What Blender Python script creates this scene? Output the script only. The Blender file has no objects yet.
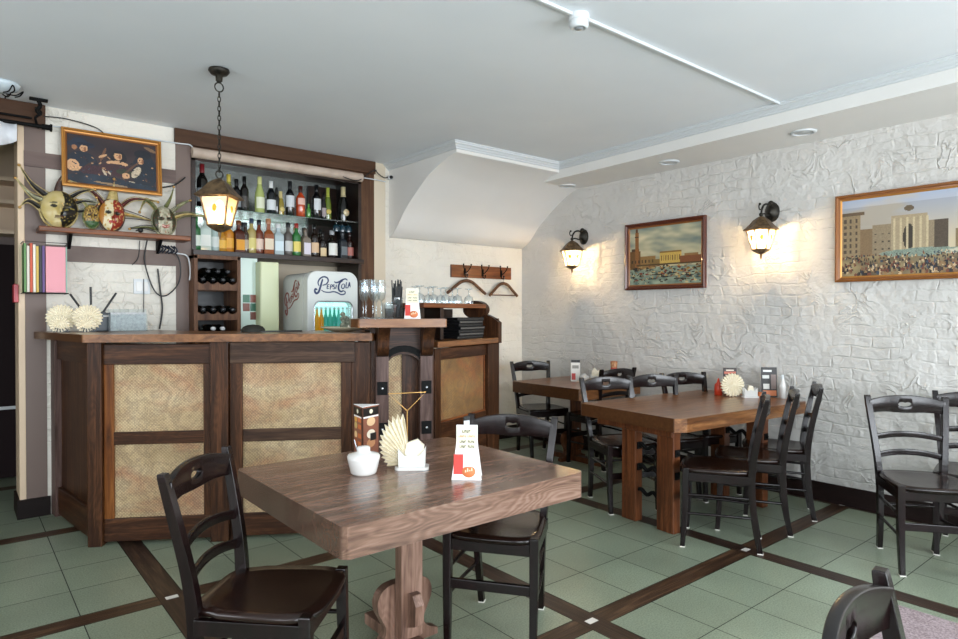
import bpy, bmesh, math, random
from mathutils import Vector, Matrix
PI = math.pi
random.seed(7)
sc = bpy.context.scene
COL = sc.collection

# ------------------------------------------------------------------ mesh helpers
class MB:
    def __init__(self):
        self.v = []; self.f = []; self.mi = []; self.sm = []
        self.m = Matrix.Identity(4); self.cur = 0; self.smooth = False
    def add(self, vs, fs, smooth=None):
        b = len(self.v)
        for p in vs: self.v.append(tuple(self.m @ Vector(p)))
        for f in fs:
            self.f.append([i + b for i in f]); self.mi.append(self.cur)
            self.sm.append(self.smooth if smooth is None else smooth)
        return self
    def box(self, x0, x1, y0, y1, z0, z1):
        vs = [(x, y, z) for x in (x0, x1) for y in (y0, y1) for z in (z0, z1)]
        return self.add(vs, [(0,1,3,2),(4,6,7,5),(0,4,5,1),(2,3,7,6),(0,2,6,4),(1,5,7,3)], False)
    def cbox(self, c, s):
        return self.box(c[0]-s[0]/2, c[0]+s[0]/2, c[1]-s[1]/2, c[1]+s[1]/2, c[2]-s[2]/2, c[2]+s[2]/2)
    def hexa(self, b, t):            # two quads, bottom and top, same winding (ccw from above)
        return self.add(list(b)+list(t), [(3,2,1,0),(4,5,6,7),(0,1,5,4),(1,2,6,5),(2,3,7,6),(3,0,4,7)], False)
    def prism(self, poly, z0, z1, axis='z', smooth=False):     # polygon (ccw) extruded along an axis
        n = len(poly)
        def P(a, b, h): return {'z': (a,b,h), 'y': (a,h,b), 'x': (h,a,b)}[axis]
        vs = [P(a,b,z0) for a,b in poly] + [P(a,b,z1) for a,b in poly]
        fs = [list(range(n))[::-1], list(range(n, 2*n))]
        self.add(vs, fs, False)
        self.add(vs, [(i, (i+1)%n, n+(i+1)%n, n+i) for i in range(n)], smooth)
        return self
    def lathe(self, prof, seg=24, c=(0,0,0), smooth=True, cap=True, fx=1.0, fy=1.0, ang=0):
        n = len(prof); vs = []
        for r, z in prof:
            for k in range(seg):
                a = 2*PI*k/seg + ang
                vs.append((c[0]+r*fx*math.cos(a), c[1]+r*fy*math.sin(a), c[2]+z))
        fs = []
        for i in range(n-1):
            for k in range(seg):
                k2 = (k+1) % seg
                fs.append((i*seg+k, i*seg+k2, (i+1)*seg+k2, (i+1)*seg+k))
        self.add(vs, fs, smooth)
        if cap:
            self.add(vs, [list(range(seg))[::-1], list(range((n-1)*seg, n*seg))], False)
        return self
    def tube(self, pts, r, seg=8, rs=None, cap=True, flat=1.0):
        pts = [Vector(p) for p in pts]; n = len(pts)
        vs = []; prev = None
        for i, p in enumerate(pts):
            t = (pts[min(i+1,n-1)] - pts[max(i-1,0)])
            if t.length < 1e-9: t = Vector((0,0,1))
            t.normalize()
            if prev is None:
                a = Vector((0,0,1)) if abs(t.z) < 0.9 else Vector((0,1,0))
                u = t.cross(a).normalized()
            else:
                u = (prev - t*prev.dot(t))
                u = u.normalized() if u.length > 1e-6 else t.orthogonal().normalized()
            prev = u; w = t.cross(u)
            rr = rs[i] if rs else r
            for k in range(seg):
                a = 2*PI*k/seg
                vs.append(tuple(p + u*rr*math.cos(a) + w*rr*flat*math.sin(a)))
        fs = [(i*seg+k, i*seg+(k+1)%seg, (i+1)*seg+(k+1)%seg, (i+1)*seg+k) for i in range(n-1) for k in range(seg)]
        self.add(vs, fs, True)
        if cap: self.add(vs, [list(range(seg))[::-1], list(range((n-1)*seg, n*seg))], False)
        return self
    def sphere(self, c, r, seg=16, rings=10, s=(1,1,1)):
        prof = [(max(r*math.sin(PI*i/rings), 1e-5), -r*math.cos(PI*i/rings)*s[2]) for i in range(rings+1)]
        return self.lathe(prof, seg, c, True, False, s[0], s[1])
    def sweep(self, prof, path, closed_prof=True):   # prof: (x,z) section ; path: list of 4x4 matrices
        n = len(prof); vs = []
        for M in path:
            for a, b in prof: vs.append(tuple(M @ Vector((a, 0, b))))
        fs = []
        for i in range(len(path)-1):
            for k in range(n):
                k2 = (k+1) % n
                fs.append((i*n+k, i*n+k2, (i+1)*n+k2, (i+1)*n+k))
        fs += [list(range(n))[::-1], list(range((len(path)-1)*n, len(path)*n))]
        return self.add(vs, fs, False)

def catmull(pts, k=6):
    out = []; n = len(pts)
    for i in range(n-1):
        p0 = pts[max(i-1,0)]; p1 = pts[i]; p2 = pts[i+1]; p3 = pts[min(i+2,n-1)]
        for j in range(k):
            t = j/k
            out.append(tuple(0.5*((2*b) + (-a+c)*t + (2*a-5*b+4*c-d)*t*t + (-a+3*b-3*c+d)*t**3) for a,b,c,d in zip(p0,p1,p2,p3)))
    out.append(tuple(pts[-1])); return out

def obj(name, mb, mats, parent=None, loc=(0,0,0), rot=(0,0,0), bevel=0, world=False, seg=2, sub=0):
    me = bpy.data.meshes.new(name)
    me.from_pydata(mb.v, [], mb.f)
    if not isinstance(mats, (list, tuple)): mats = [mats]
    for m in mats: me.materials.append(m)
    me.polygons.foreach_set('material_index', mb.mi)
    me.polygons.foreach_set('use_smooth', mb.sm)
    me.update()
    bm = bmesh.new(); bm.from_mesh(me); bmesh.ops.recalc_face_normals(bm, faces=bm.faces); bm.to_mesh(me); bm.free()
    o = bpy.data.objects.new(name, me); COL.objects.link(o)
    o.location = loc; o.rotation_euler = rot
    if parent is not None:
        o.parent = parent
        if world:
            off = Vector((0,0,0)); p = parent
            while p is not None:
                off += p.location; p = p.parent
            o.location = Vector(loc) - off
    if bevel:
        b = o.modifiers.new('bevel', 'BEVEL'); b.width = bevel; b.segments = seg; b.limit_method = 'ANGLE'; b.angle_limit = math.radians(40)
    if sub:
        s = o.modifiers.new('sub', 'SUBSURF'); s.levels = sub; s.render_levels = sub
    return o

def tag(o, label, cat, group=None, kind=None):
    if label: o['label'] = label
    if cat: o['category'] = cat
    if group: o['group'] = group
    if kind: o['kind'] = kind
    return o
def thing(name, label, cat, loc=(0,0,0), rz=0, group=None, rot=None):
    o = bpy.data.objects.new(name, None); COL.objects.link(o)
    o.location = loc; o.rotation_euler = rot if rot else (0,0,rz); o.empty_display_size = 0.1
    return tag(o, label, cat, group)
def struct(name, mb, mats, label=None, cat=None, **k):
    o = obj(name, mb, mats, **k); o['kind'] = 'structure'
    if label: o['label'] = label
    o['category'] = cat or name.split('_')[0]
    return o
def kids(o): return [c for c in bpy.data.objects if c.parent == o]
def dup(root, loc, rz=None, label=None, group=None, rot=None):
    def cp(o, par):
        c = o.copy(); COL.objects.link(c)
        if par is not None: c.parent = par
        for ch in kids(o): cp(ch, c)
        return c
    r = cp(root, None); r.location = loc
    if rz is not None: r.rotation_euler = (0,0,rz)
    if rot is not None: r.rotation_euler = rot
    if label: r['label'] = label
    if group: r['group'] = group
    return r

# ------------------------------------------------------------------ materials
def lin(h):
    h = h.lstrip('#'); o = []
    for i in (0,2,4):
        c = int(h[i:i+2],16)/255
        o.append(c/12.92 if c <= 0.04045 else ((c+0.055)/1.055)**2.4)
    return (*o, 1)
def nmat(name):
    m = bpy.data.materials.new(name); m.use_nodes = True
    nt = m.node_tree; b = nt.nodes['Principled BSDF']
    return m, nt, b
def flat(name, col, rough=0.5, metal=0, spec=0.5, emis=None, es=0, coat=0):
    m, nt, b = nmat(name)
    b.inputs['Base Color'].default_value = lin(col) if isinstance(col, str) else col
    b.inputs['Roughness'].default_value = rough; b.inputs['Metallic'].default_value = metal
    b.inputs['Specular IOR Level'].default_value = spec
    b.inputs['Coat Weight'].default_value = coat
    if emis:
        b.inputs['Emission Color'].default_value = lin(emis); b.inputs['Emission Strength'].default_value = es
    return m
def N(nt, t, **k):
    n = nt.nodes.new(t)
    for a, v in k.items():
        if a.startswith('i_'): n.inputs[a[2:].replace('_',' ')].default_value = v
        else: setattr(n, a, v)
    return n
def ramp(nt, stops):
    r = nt.nodes.new('ShaderNodeValToRGB'); e = r.color_ramp.elements
    e[0].position, e[0].color = stops[0]; e[1].position, e[1].color = stops[-1]
    for p, c in stops[1:-1]:
        x = e.new(p); x.color = c
    return r
def wood(name, dark, mid, light, axis='x', rough=0.4, scale=1.0, bump=0.15, coat=0.0, grain=14.0, wave=0.0):
    m, nt, b = nmat(name); L = nt.links.new
    tc = N(nt, 'ShaderNodeTexCoord'); mp = N(nt, 'ShaderNodeMapping')
    s = {'x': (1.0,grain,grain), 'y': (grain,1.0,grain), 'z': (grain,grain,1.0)}[axis]
    mp.inputs['Scale'].default_value = tuple(q*scale for q in s)
    L(tc.outputs['Object'], mp.inputs['Vector'])
    n1 = N(nt, 'ShaderNodeTexNoise', i_Scale=2.2, i_Detail=8.0, i_Roughness=0.65, i_Distortion=0.6)
    L(mp.outputs[0], n1.inputs['Vector'])
    cr = ramp(nt, [(0.28, lin(dark)), (0.5, lin(mid)), (0.72, lin(light))])
    src = n1.outputs['Fac']
    if wave:
        mp2 = N(nt, 'ShaderNodeMapping')
        s2 = {'x': (1.2,6,6), 'y': (6,1.2,6), 'z': (6,6,1.2)}[axis]; mp2.inputs['Scale'].default_value = s2
        L(tc.outputs['Object'], mp2.inputs['Vector'])
        n3 = N(nt, 'ShaderNodeTexNoise', i_Scale=1.6, i_Detail=2.0, i_Roughness=0.4)
        L(mp2.outputs[0], n3.inputs['Vector'])
        mu = N(nt, 'ShaderNodeMath', operation='MULTIPLY'); mu.inputs[1].default_value = 120.0
        L(n3.outputs['Fac'], mu.inputs[0])
        sn = N(nt, 'ShaderNodeMath', operation='SINE'); L(mu.outputs[0], sn.inputs[0])
        ma = N(nt, 'ShaderNodeMath', operation='MULTIPLY_ADD'); ma.inputs[1].default_value = 0.11*wave
        L(sn.outputs[0], ma.inputs[0]); L(n1.outputs['Fac'], ma.inputs[2]); src = ma.outputs[0]
    L(src, cr.inputs[0])
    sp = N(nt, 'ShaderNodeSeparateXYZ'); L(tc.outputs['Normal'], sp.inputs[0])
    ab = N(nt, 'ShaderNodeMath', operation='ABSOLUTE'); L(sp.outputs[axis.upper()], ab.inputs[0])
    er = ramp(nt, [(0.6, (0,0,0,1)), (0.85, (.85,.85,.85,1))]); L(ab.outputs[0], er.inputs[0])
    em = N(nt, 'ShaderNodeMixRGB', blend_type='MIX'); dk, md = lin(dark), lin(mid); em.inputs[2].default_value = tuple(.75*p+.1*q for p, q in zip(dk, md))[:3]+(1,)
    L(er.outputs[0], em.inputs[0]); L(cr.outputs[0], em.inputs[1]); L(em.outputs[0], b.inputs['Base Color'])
    b.inputs['Roughness'].default_value = rough; b.inputs['Coat Weight'].default_value = coat; b.inputs['Specular IOR Level'].default_value = 0.2 if name.startswith(('bar_','brown_b','skirt','wine')) else 0.4
    b.inputs['Coat Roughness'].default_value = 0.2
    if bump:
        bp = N(nt, 'ShaderNodeBump', i_Strength=bump, i_Distance=0.004)
        L(src, bp.inputs['Height']); L(bp.outputs[0], b.inputs['Normal'])
    return m
def brick_wall(name, horiz, col, col2, bump=0.9):
    m, nt, b = nmat(name); L = nt.links.new
    g = N(nt, 'ShaderNodeNewGeometry'); sp = N(nt, 'ShaderNodeSeparateXYZ'); L(g.outputs['Position'], sp.inputs[0])
    cb = N(nt, 'ShaderNodeCombineXYZ'); L(sp.outputs['Y' if horiz == 'y' else 'X'], cb.inputs[0]); L(sp.outputs['Z'], cb.inputs[1])
    nd = N(nt, 'ShaderNodeTexNoise', i_Scale=3.5, i_Detail=5.0); L(cb.outputs[0], nd.inputs['Vector'])
    mx = N(nt, 'ShaderNodeVectorMath', operation='MULTIPLY_ADD'); mx.inputs[1].default_value = (0.11,0.09,0)
    L(nd.outputs['Color'], mx.inputs[0]); L(cb.outputs[0], mx.inputs[2])
    br = N(nt, 'ShaderNodeTexBrick'); L(mx.outputs[0], br.inputs['Vector'])
    for k, v in (('Scale',1.0),('Mortar Size',0.009),('Mortar Smooth',1.0),('Brick Width',0.25),('Row Height',0.078)):
        br.inputs[k].default_value = v
    br.inputs['Color1'].default_value = (1,1,1,1); br.inputs['Color2'].default_value = (.75,.75,.75,1); br.inputs['Mortar'].default_value = (0,0,0,1)
    # plastered-over patches hide the joints here and there
    pn = N(nt, 'ShaderNodeTexNoise', i_Scale=2.3, i_Detail=2.0); L(cb.outputs[0], pn.inputs['Vector'])
    pr = ramp(nt, [(0.42,(0,0,0,1)),(0.60,(1,1,1,1))]); L(pn.outputs['Fac'], pr.inputs[0])
    mixm = N(nt, 'ShaderNodeMixRGB', blend_type='MIX'); mixm.inputs[2].default_value = (.85,.85,.85,1)
    L(pr.outputs[0], mixm.inputs[0]); L(br.outputs['Color'], mixm.inputs[1])
    # ridges of trowelled paint
    rn = N(nt, 'ShaderNodeTexNoise', i_Scale=6.5, i_Detail=3.0, i_Roughness=0.55, i_Distortion=0.7)
    L(cb.outputs[0], rn.inputs['Vector'])
    sub = N(nt, 'ShaderNodeMath', operation='SUBTRACT'); sub.inputs[1].default_value = 0.5; L(rn.outputs['Fac'], sub.inputs[0])
    ab = N(nt, 'ShaderNodeMath', operation='ABSOLUTE'); L(sub.outputs[0], ab.inputs[0])
    rr = ramp(nt, [(0.0,(1,1,1,1)),(0.02,(.35,.35,.35,1)),(0.06,(0,0,0,1))]); L(ab.outputs[0], rr.inputs[0])
    gn = N(nt, 'ShaderNodeTexNoise', i_Scale=3.2, i_Detail=2.0); L(cb.outputs[0], gn.inputs['Vector'])
    gr = ramp(nt, [(0.47,(0,0,0,1)),(0.62,(1,1,1,1))]); L(gn.outputs['Fac'], gr.inputs[0])
    rm = N(nt, 'ShaderNodeMath', operation='MULTIPLY'); L(rr.outputs[0], rm.inputs[0]); L(gr.outputs[0], rm.inputs[1])
    fn = N(nt, 'ShaderNodeTexNoise', i_Scale=13.0, i_Detail=5.0); L(cb.outputs[0], fn.inputs['Vector'])
    a1 = N(nt, 'ShaderNodeMath', operation='MULTIPLY_ADD'); a1.inputs[1].default_value = 0.55
    sm_ = N(nt, 'ShaderNodeMath', operation='MULTIPLY'); sm_.inputs[1].default_value = 0.30; L(mixm.outputs[0], sm_.inputs[0])
    L(rm.outputs[0], a1.inputs[0]); L(sm_.outputs[0], a1.inputs[2])
    a2 = N(nt, 'ShaderNodeMath', operation='MULTIPLY_ADD'); a2.inputs[1].default_value = 1.35
    L(fn.outputs['Fac'], a2.inputs[0]); L(a1.outputs[0], a2.inputs[2])
    bp = N(nt, 'ShaderNodeBump', i_Strength=bump, i_Distance=0.014); L(a2.outputs[0], bp.inputs['Height'])
    L(bp.outputs[0], b.inputs['Normal'])
    cn = N(nt, 'ShaderNodeTexNoise', i_Scale=1.7, i_Detail=5.0); L(cb.outputs[0], cn.inputs['Vector'])
    cr = ramp(nt, [(0.35, lin(col)), (0.7, lin(col2))]); L(cn.outputs['Fac'], cr.inputs[0])
    L(cr.outputs[0], b.inputs['Base Color']); b.inputs['Roughness'].default_value = 0.55
    return m
def glassy(name, tint='#ffffff', alpha=0.12, rough=0.03):
    m = bpy.data.materials.new(name); m.use_nodes = True; nt = m.node_tree; nt.nodes.clear(); L = nt.links.new
    o = N(nt, 'ShaderNodeOutputMaterial'); t = N(nt, 'ShaderNodeBsdfTransparent'); g = N(nt, 'ShaderNodeBsdfGlossy', i_Roughness=rough)
    t.inputs[0].default_value = lin(tint); lw = N(nt, 'ShaderNodeLayerWeight', i_Blend=0.35)
    ma = N(nt, 'ShaderNodeMath', operation='MULTIPLY_ADD'); ma.inputs[1].default_value = 0.5; ma.inputs[2].default_value = alpha; ma.use_clamp = True
    mx = N(nt, 'ShaderNodeMixShader'); L(lw.outputs['Facing'], ma.inputs[0]); L(ma.outputs[0], mx.inputs[0])
    L(t.outputs[0], mx.inputs[1]); L(g.outputs[0], mx.inputs[2]); L(mx.outputs[0], o.inputs[0])
    return m
def noisy(name, c1, c2, scale=20, rough=0.5, bump=0.0, detail=4, metal=0):
    m, nt, b = nmat(name); L = nt.links.new
    tc = N(nt, 'ShaderNodeTexCoord'); n = N(nt, 'ShaderNodeTexNoise', i_Scale=scale, i_Detail=float(detail)); L(tc.outputs['Object'], n.inputs['Vector'])
    cr = ramp(nt, [(0.35, lin(c1)), (0.65, lin(c2))]); L(n.outputs['Fac'], cr.inputs[0]); L(cr.outputs[0], b.inputs['Base Color'])
    b.inputs['Roughness'].default_value = rough; b.inputs['Metallic'].default_value = metal
    if bump:
        bp = N(nt, 'ShaderNodeBump', i_Strength=bump, i_Distance=0.003); L(n.outputs['Fac'], bp.inputs['Height']); L(bp.outputs[0], b.inputs['Normal'])
    return m
def vcol(name, rough=0.45):
    m, nt, b = nmat(name); a = N(nt, 'ShaderNodeVertexColor', layer_name='paint')
    nt.links.new(a.outputs[0], b.inputs['Base Color']); b.inputs['Roughness'].default_value = rough
    return m
def woven(name, cols=('#a38c66','#bfa67e','#cdb792')):
    m, nt, b = nmat(name); L = nt.links.new
    tc = N(nt, 'ShaderNodeTexCoord'); sp = N(nt, 'ShaderNodeSeparateXYZ'); L(tc.outputs['Object'], sp.inputs[0])
    def diag(sx, sz, f):
        a = N(nt, 'ShaderNodeMath', operation='MULTIPLY'); a.inputs[1].default_value = sx; L(sp.outputs['X'], a.inputs[0])
        c = N(nt, 'ShaderNodeMath', operation='MULTIPLY_ADD'); c.inputs[1].default_value = sz; L(sp.outputs['Z'], c.inputs[0]); L(a.outputs[0], c.inputs[2])
        s = N(nt, 'ShaderNodeMath', operation='SINE'); L(c.outputs[0], s.inputs[0]); return s
    s1 = diag(300, 300, 1); s2 = diag(300, -300, 1)
    s1 = diag(330, 0, 1); s2 = diag(0, 330, 1)
    mul = N(nt, 'ShaderNodeMath', operation='MULTIPLY'); L(s1.outputs[0], mul.inputs[0]); L(s2.outputs[0], mul.inputs[1])
    n = N(nt, 'ShaderNodeTexNoise', i_Scale=3.0, i_Detail=6.0, i_Roughness=0.6); L(tc.outputs['Object'], n.inputs['Vector'])
    base = ramp(nt, [(0.35, lin(cols[0])), (0.5, lin(cols[1])), (0.65, lin(cols[2]))]); L(n.outputs['Fac'], base.inputs[0])
    n2 = N(nt, 'ShaderNodeTexNoise', i_Scale=2.6, i_Detail=4.0, i_Distortion=0.8)
    mp = N(nt, 'ShaderNodeMapping'); mp.inputs['Location'].default_value = (3.1,1.7,5.3); mp.inputs['Scale'].default_value = (1,1,2.0); L(tc.outputs['Object'], mp.inputs[0]); L(mp.outputs[0], n2.inputs['Vector'])
    r2 = ramp(nt, [(0.50,(0,0,0,1)),(0.70,(.48,.48,.48,1))]); L(n2.outputs['Fac'], r2.inputs[0])
    m1 = N(nt, 'ShaderNodeMixRGB', blend_type='MIX'); m1.inputs[2].default_value = lin('#a8542e'); L(r2.outputs[0], m1.inputs[0]); L(base.outputs[0], m1.inputs[1])
    n3 = N(nt, 'ShaderNodeTexNoise', i_Scale=11.0, i_Detail=9.0, i_Roughness=0.75, i_Distortion=1.0); L(tc.outputs['Object'], n3.inputs['Vector'])
    sb = N(nt, 'ShaderNodeMath', operation='SUBTRACT'); sb.inputs[1].default_value = 0.5; L(n3.outputs['Fac'], sb.inputs[0])
    ab = N(nt, 'ShaderNodeMath', operation='ABSOLUTE'); L(sb.outputs[0], ab.inputs[0])
    r3 = ramp(nt, [(0.0,(.45,.45,.45,1)),(0.040,(0,0,0,1))]); L(ab.outputs[0], r3.inputs[0])
    m2 = N(nt, 'ShaderNodeMixRGB', blend_type='MIX'); m2.inputs[2].default_value = lin('#54453f'); L(r3.outputs[0], m2.inputs[0]); L(m1.outputs[0], m2.inputs[1])
    m3 = N(nt, 'ShaderNodeMixRGB', blend_type='MULTIPLY'); m3.inputs[0].default_value = 0.6
    r4 = ramp(nt, [(0.0,(.55,.5,.45,1)),(0.5,(1,1,1,1))]); L(mul.outputs[0], r4.inputs[0])
    L(m2.outputs[0], m3.inputs[1]); L(r4.outputs[0], m3.inputs[2]); L(m3.outputs[0], b.inputs['Base Color'])
    bp = N(nt, 'ShaderNodeBump', i_Strength=0.5, i_Distance=0.003); L(mul.outputs[0], bp.inputs['Height']); L(bp.outputs[0], b.inputs['Normal'])
    b.inputs['Roughness'].default_value = 0.6
    return m
def tilemat():
    m, nt, b = nmat('green_tile'); L = nt.links.new
    g = N(nt, 'ShaderNodeNewGeometry')
    a = N(nt, 'ShaderNodeVertexColor', layer_name='paint')
    n = N(nt, 'ShaderNodeTexNoise', i_Scale=140.0, i_Detail=3.0); L(g.outputs['Position'], n.inputs['Vector'])
    cr = ramp(nt, [(0.3, (.62,.62,.62,1)), (0.55, (1,1,1,1)), (0.75,(1.18,1.18,1.15,1))]); L(n.outputs['Fac'], cr.inputs[0])
    n2 = N(nt, 'ShaderNodeTexNoise', i_Scale=2.5, i_Detail=4.0); L(g.outputs['Position'], n2.inputs['Vector'])
    cr2 = ramp(nt, [(0.3, (.85,.85,.83,1)), (0.7,(1.05,1.05,1.05,1))]); L(n2.outputs['Fac'], cr2.inputs[0])
    m1 = N(nt, 'ShaderNodeMixRGB', blend_type='MULTIPLY'); m1.inputs[0].default_value = 1; L(a.outputs[0], m1.inputs[1]); L(cr.outputs[0], m1.inputs[2])
    m2 = N(nt, 'ShaderNodeMixRGB', blend_type='MULTIPLY'); m2.inputs[0].default_value = 1; L(m1.outputs[0], m2.inputs[1]); L(cr2.outputs[0], m2.inputs[2])
    L(m2.outputs[0], b.inputs['Base Color']); b.inputs['Roughness'].default_value = 0.32
    return m

M = {}
M['wallR'] = brick_wall('white_brick_y', 'y', '#c4c1bc', '#d3d0cb')
M['wallB'] = brick_wall('white_brick_x', 'x', '#d8d2c6', '#e4dfd4', bump=0.8)
M['plaster'] = noisy('white_plaster', '#dcdad6', '#e3e1dd', 1.2, 0.6)
M['ceil'] = noisy('ceiling_paint', '#dde2e6', '#e4e8eb', 0.9, 0.6)
M['beige'] = flat('beige_paint', '#cdbfa9', 0.6)
M['cream'] = flat('cream_paint', '#d8bfa2', 0.5)
M['taupe'] = flat('taupe_paint', '#6d5b53', 0.5)
M['brown'] = wood('brown_board', '#3c2719', '#4b3323', '#573d2a', 'x', 0.45, grain=10, bump=0.05)
M['brownv'] = wood('brown_board_upright', '#3c2719', '#553a28', '#6a4b35', 'z', 0.45, grain=10, bump=0.05)
M['skirt'] = wood('skirting_wood', '#140c0a', '#211513', '#2c1c19', 'y', 0.6, grain=10)
M['tile'] = tilemat()
M['grout'] = flat('dark_grout', '#2c2f2a', 0.8)
M['strip'] = wood('floor_strip_wood', '#1d120c', '#3a2719', '#6a4e38', 'x', 0.4, scale=1.0, grain=22, bump=0.4)
M['stripy'] = wood('floor_strip_wood_along', '#17100d', '#2e1f18', '#54402f', 'y', 0.4, scale=1.0, grain=22, bump=0.4)
M['marker'] = flat('white_marker', '#d8d4cc', 0.5)
M['chair'] = wood('ebony_stained_wood', '#0b0606', '#120909', '#1f1011', 'z', 0.21, grain=18, bump=0.08, coat=0.0)
M['seat'] = wood('ebony_seat_wood', '#120907', '#1d0f0b', '#2e1a12', 'y', 0.20, grain=14, bump=0.05, coat=0.1)
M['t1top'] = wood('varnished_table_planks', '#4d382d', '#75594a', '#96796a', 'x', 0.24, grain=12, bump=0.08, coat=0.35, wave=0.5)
M['t1leg'] = wood('table_leg_wood', '#4a332a', '#775a4b', '#98796a', 'z', 0.35, grain=16, bump=0.12, wave=0.3)
M['t2top'] = wood('brown_table_planks', '#432613', '#7a4e2c', '#a37347', 'x', 0.3, grain=16, bump=0.12, coat=0.2, wave=0.3)
M['t2leg'] = wood('brown_table_leg', '#35190c', '#5c331b', '#7d4a2b', 'z', 0.35, grain=16, bump=0.12, wave=0.3)
M['barx'] = wood('bar_wood_long', '#1d0f08', '#3a2214', '#5f3c24', 'x', 0.38, grain=16, bump=0.2, wave=0.3)
M['barz'] = wood('bar_wood_upright', '#1c0f08', '#3a2213', '#5e3b24', 'z', 0.38, grain=16, bump=0.2, wave=0.3)
M['bargrey'] = wood('bar_post_worn', '#33221c', '#54403a', '#75605a', 'z', 0.4, grain=16, bump=0.2)
M['bargreyx'] = wood('bar_rail_worn', '#24160f', '#3e2b20', '#5b4434', 'x', 0.4, grain=16, bump=0.2, wave=0.4)
M['baror'] = wood('bar_stile_orange', '#2e160a', '#6a3c1a', '#8f5a2b', 'z', 0.4, grain=16, bump=0.2)
M['counter'] = wood('bar_counter_wood', '#4a2d18', '#7a5030', '#93663f', 'x', 0.28, grain=12, bump=0.08, coat=0.2)
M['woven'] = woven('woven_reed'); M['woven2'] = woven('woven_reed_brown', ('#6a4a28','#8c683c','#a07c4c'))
M['shelfwood'] = wood('red_brown_shelf', '#4a2613', '#74401f', '#93582f', 'x', 0.4, grain=12)
M['darkshelf'] = wood('dark_back_shelf', '#150b07', '#25150d', '#3a2418', 'x', 0.35, grain=12)
M['rackwood'] = wood('wine_rack_wood', '#3b2317', '#62432f', '#7c5a42', 'z', 0.45, grain=12)
M['iron'] = flat('black_iron', '#0a0a0a', 0.65, 0.0, spec=.15)
M['blk'] = flat('black_plastic', '#0d0d0f', 0.4)
M['bronze'] = noisy('aged_bronze', '#4a3a2a', '#80684c', 30, 0.45, metal=0.7)
M['bronzed'] = noisy('dark_bronze', '#15130f', '#38342c', 30, 0.45, metal=0.6)
M['gilt'] = flat('gilt_wood_frame', '#8a5526', 0.35, 0.15, coat=0.4)
M['gilt2'] = flat('gilt_inner', '#b87f3a', 0.35, 0.35)
M['mahog'] = flat('mahogany_frame', '#542413', 0.3, coat=0.4)
M['gold'] = flat('gold_wire', '#c79a5c', 0.3, 0.8)
M['steel'] = flat('steel', '#b9bcc0', 0.25, 0.9)
M['white'] = flat('white_ceramic', '#d9d7d3', 0.15, coat=0.4)
M['wplast'] = flat('white_plastic', '#cfd3d5', 0.4)
M['paper'] = flat('white_paper', '#e6e4e2', 0.7)
M['cpaper'] = flat('cream_paper', '#e3ddbf', 0.7)
M['napk'] = noisy('cream_napkin', '#e6dcc2', '#f2ead6', 60, 0.85)
M['clear'] = glassy('clear_glass', '#f4fbff', 0.1)
M['gshelf'] = glassy('green_glass', '#9fd8c0', 0.22)
M['mirror'] = flat('mirror', '#b4bab6', 0.22, 0.75)
M['vc'] = vcol('painted_canvas')
M['text'] = flat('dark_print', '#26221f', 0.6)
M['red'] = flat('red_print', '#c23a31', 0.6)
M['orange'] = flat('orange_print', '#c9713e', 0.6)
M['olive'] = flat('olive_print', '#5a4a2a', 0.6)

# ------------------------------------------------------------------ room
W, B, CZ = 4.90, 5.22, 2.77          # right wall, back wall, ceiling
XL, YF = -2.2, -1.9                   # left wall, wall behind the viewer
T = .12
# floor: cells between dark wooden strips, four tiles by four
mb = MB(); mb.cur = 1
mb.box(XL-.2, W+.2, YF-.2, 7.2, -0.12, -0.004)
sx = [-1.94, -.57, .80, 2.18, 3.53, 4.90]
sy = [-2.45, -1.01, .43, 1.87, 3.31, 4.75, 6.19, 7.63]
hw = .056
def quad(x0, x1, y0, y1, z=0.0):
    x0 = max(x0, XL); x1 = min(x1, W); y0 = max(y0, YF); y1 = min(y1, 7.2)
    if x1-x0 > .003 and y1-y0 > .003: mb.add([(x0,y0,z),(x1,y0,z),(x1,y1,z),(x0,y1,z)], [(0,1,2,3)], False); return 1
    return 0
tilecols = []
gcol = lin('#88937f')
for i in range(-1, len(sx)-1):
    a = (sx[i] if i >= 0 else sx[0]-1.37)+hw; b_ = sx[i+1]-hw
    for j in range(len(sy)-1):
        c, d = sy[j]+hw, sy[j+1]-hw
        mb.cur = 0; g = .0022
        for p in range(4):
            for q in range(4):
                x0 = a+(b_-a)*p/4+g; x1 = a+(b_-a)*(p+1)/4-g; y0 = c+(d-c)*q/4+g; y1 = c+(d-c)*(q+1)/4-g
                k = random.uniform(.9, 1.08)
                if quad(x0, x1, y0, y1): tilecols.append((len(mb.f)-1, tuple(v*k for v in gcol[:3])+(1,)))
for x in sx:
    mb.cur = 3
    for j in range(len(sy)-1): quad(x-hw+.002, x+hw-.002, sy[j]+.05, sy[j+1]-.05)
for y in sy:
    mb.cur = 2
    xs = [XL]+sx+[W]
    for i in range(len(xs)-1):
        quad(xs[i]+(hw if i else 0), xs[i+1]-hw, y-hw+.002, y+hw-.002)
mb.cur = 4
for x in sx:
    for y in sy: quad(x-.028, x+.028, y-.018, y+.018, .001)
mb.cur = 3
for x in sx:
    for y in sy: quad(x-hw+.002, x+hw-.002, y-.052, y+.052)
fl = struct('floor', mb, [M['tile'], M['grout'], M['strip'], M['stripy'], M['marker']], 'green speckled tile floor crossed by dark wooden strips', 'floor')
at = fl.data.color_attributes.new('paint', 'FLOAT_COLOR', 'CORNER')
tc_ = dict(tilecols)
for pi, p in enumerate(fl.data.polygons):
    c = tc_.get(pi, gcol)
    for li in p.loop_indices: at.data[li].color = c

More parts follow.
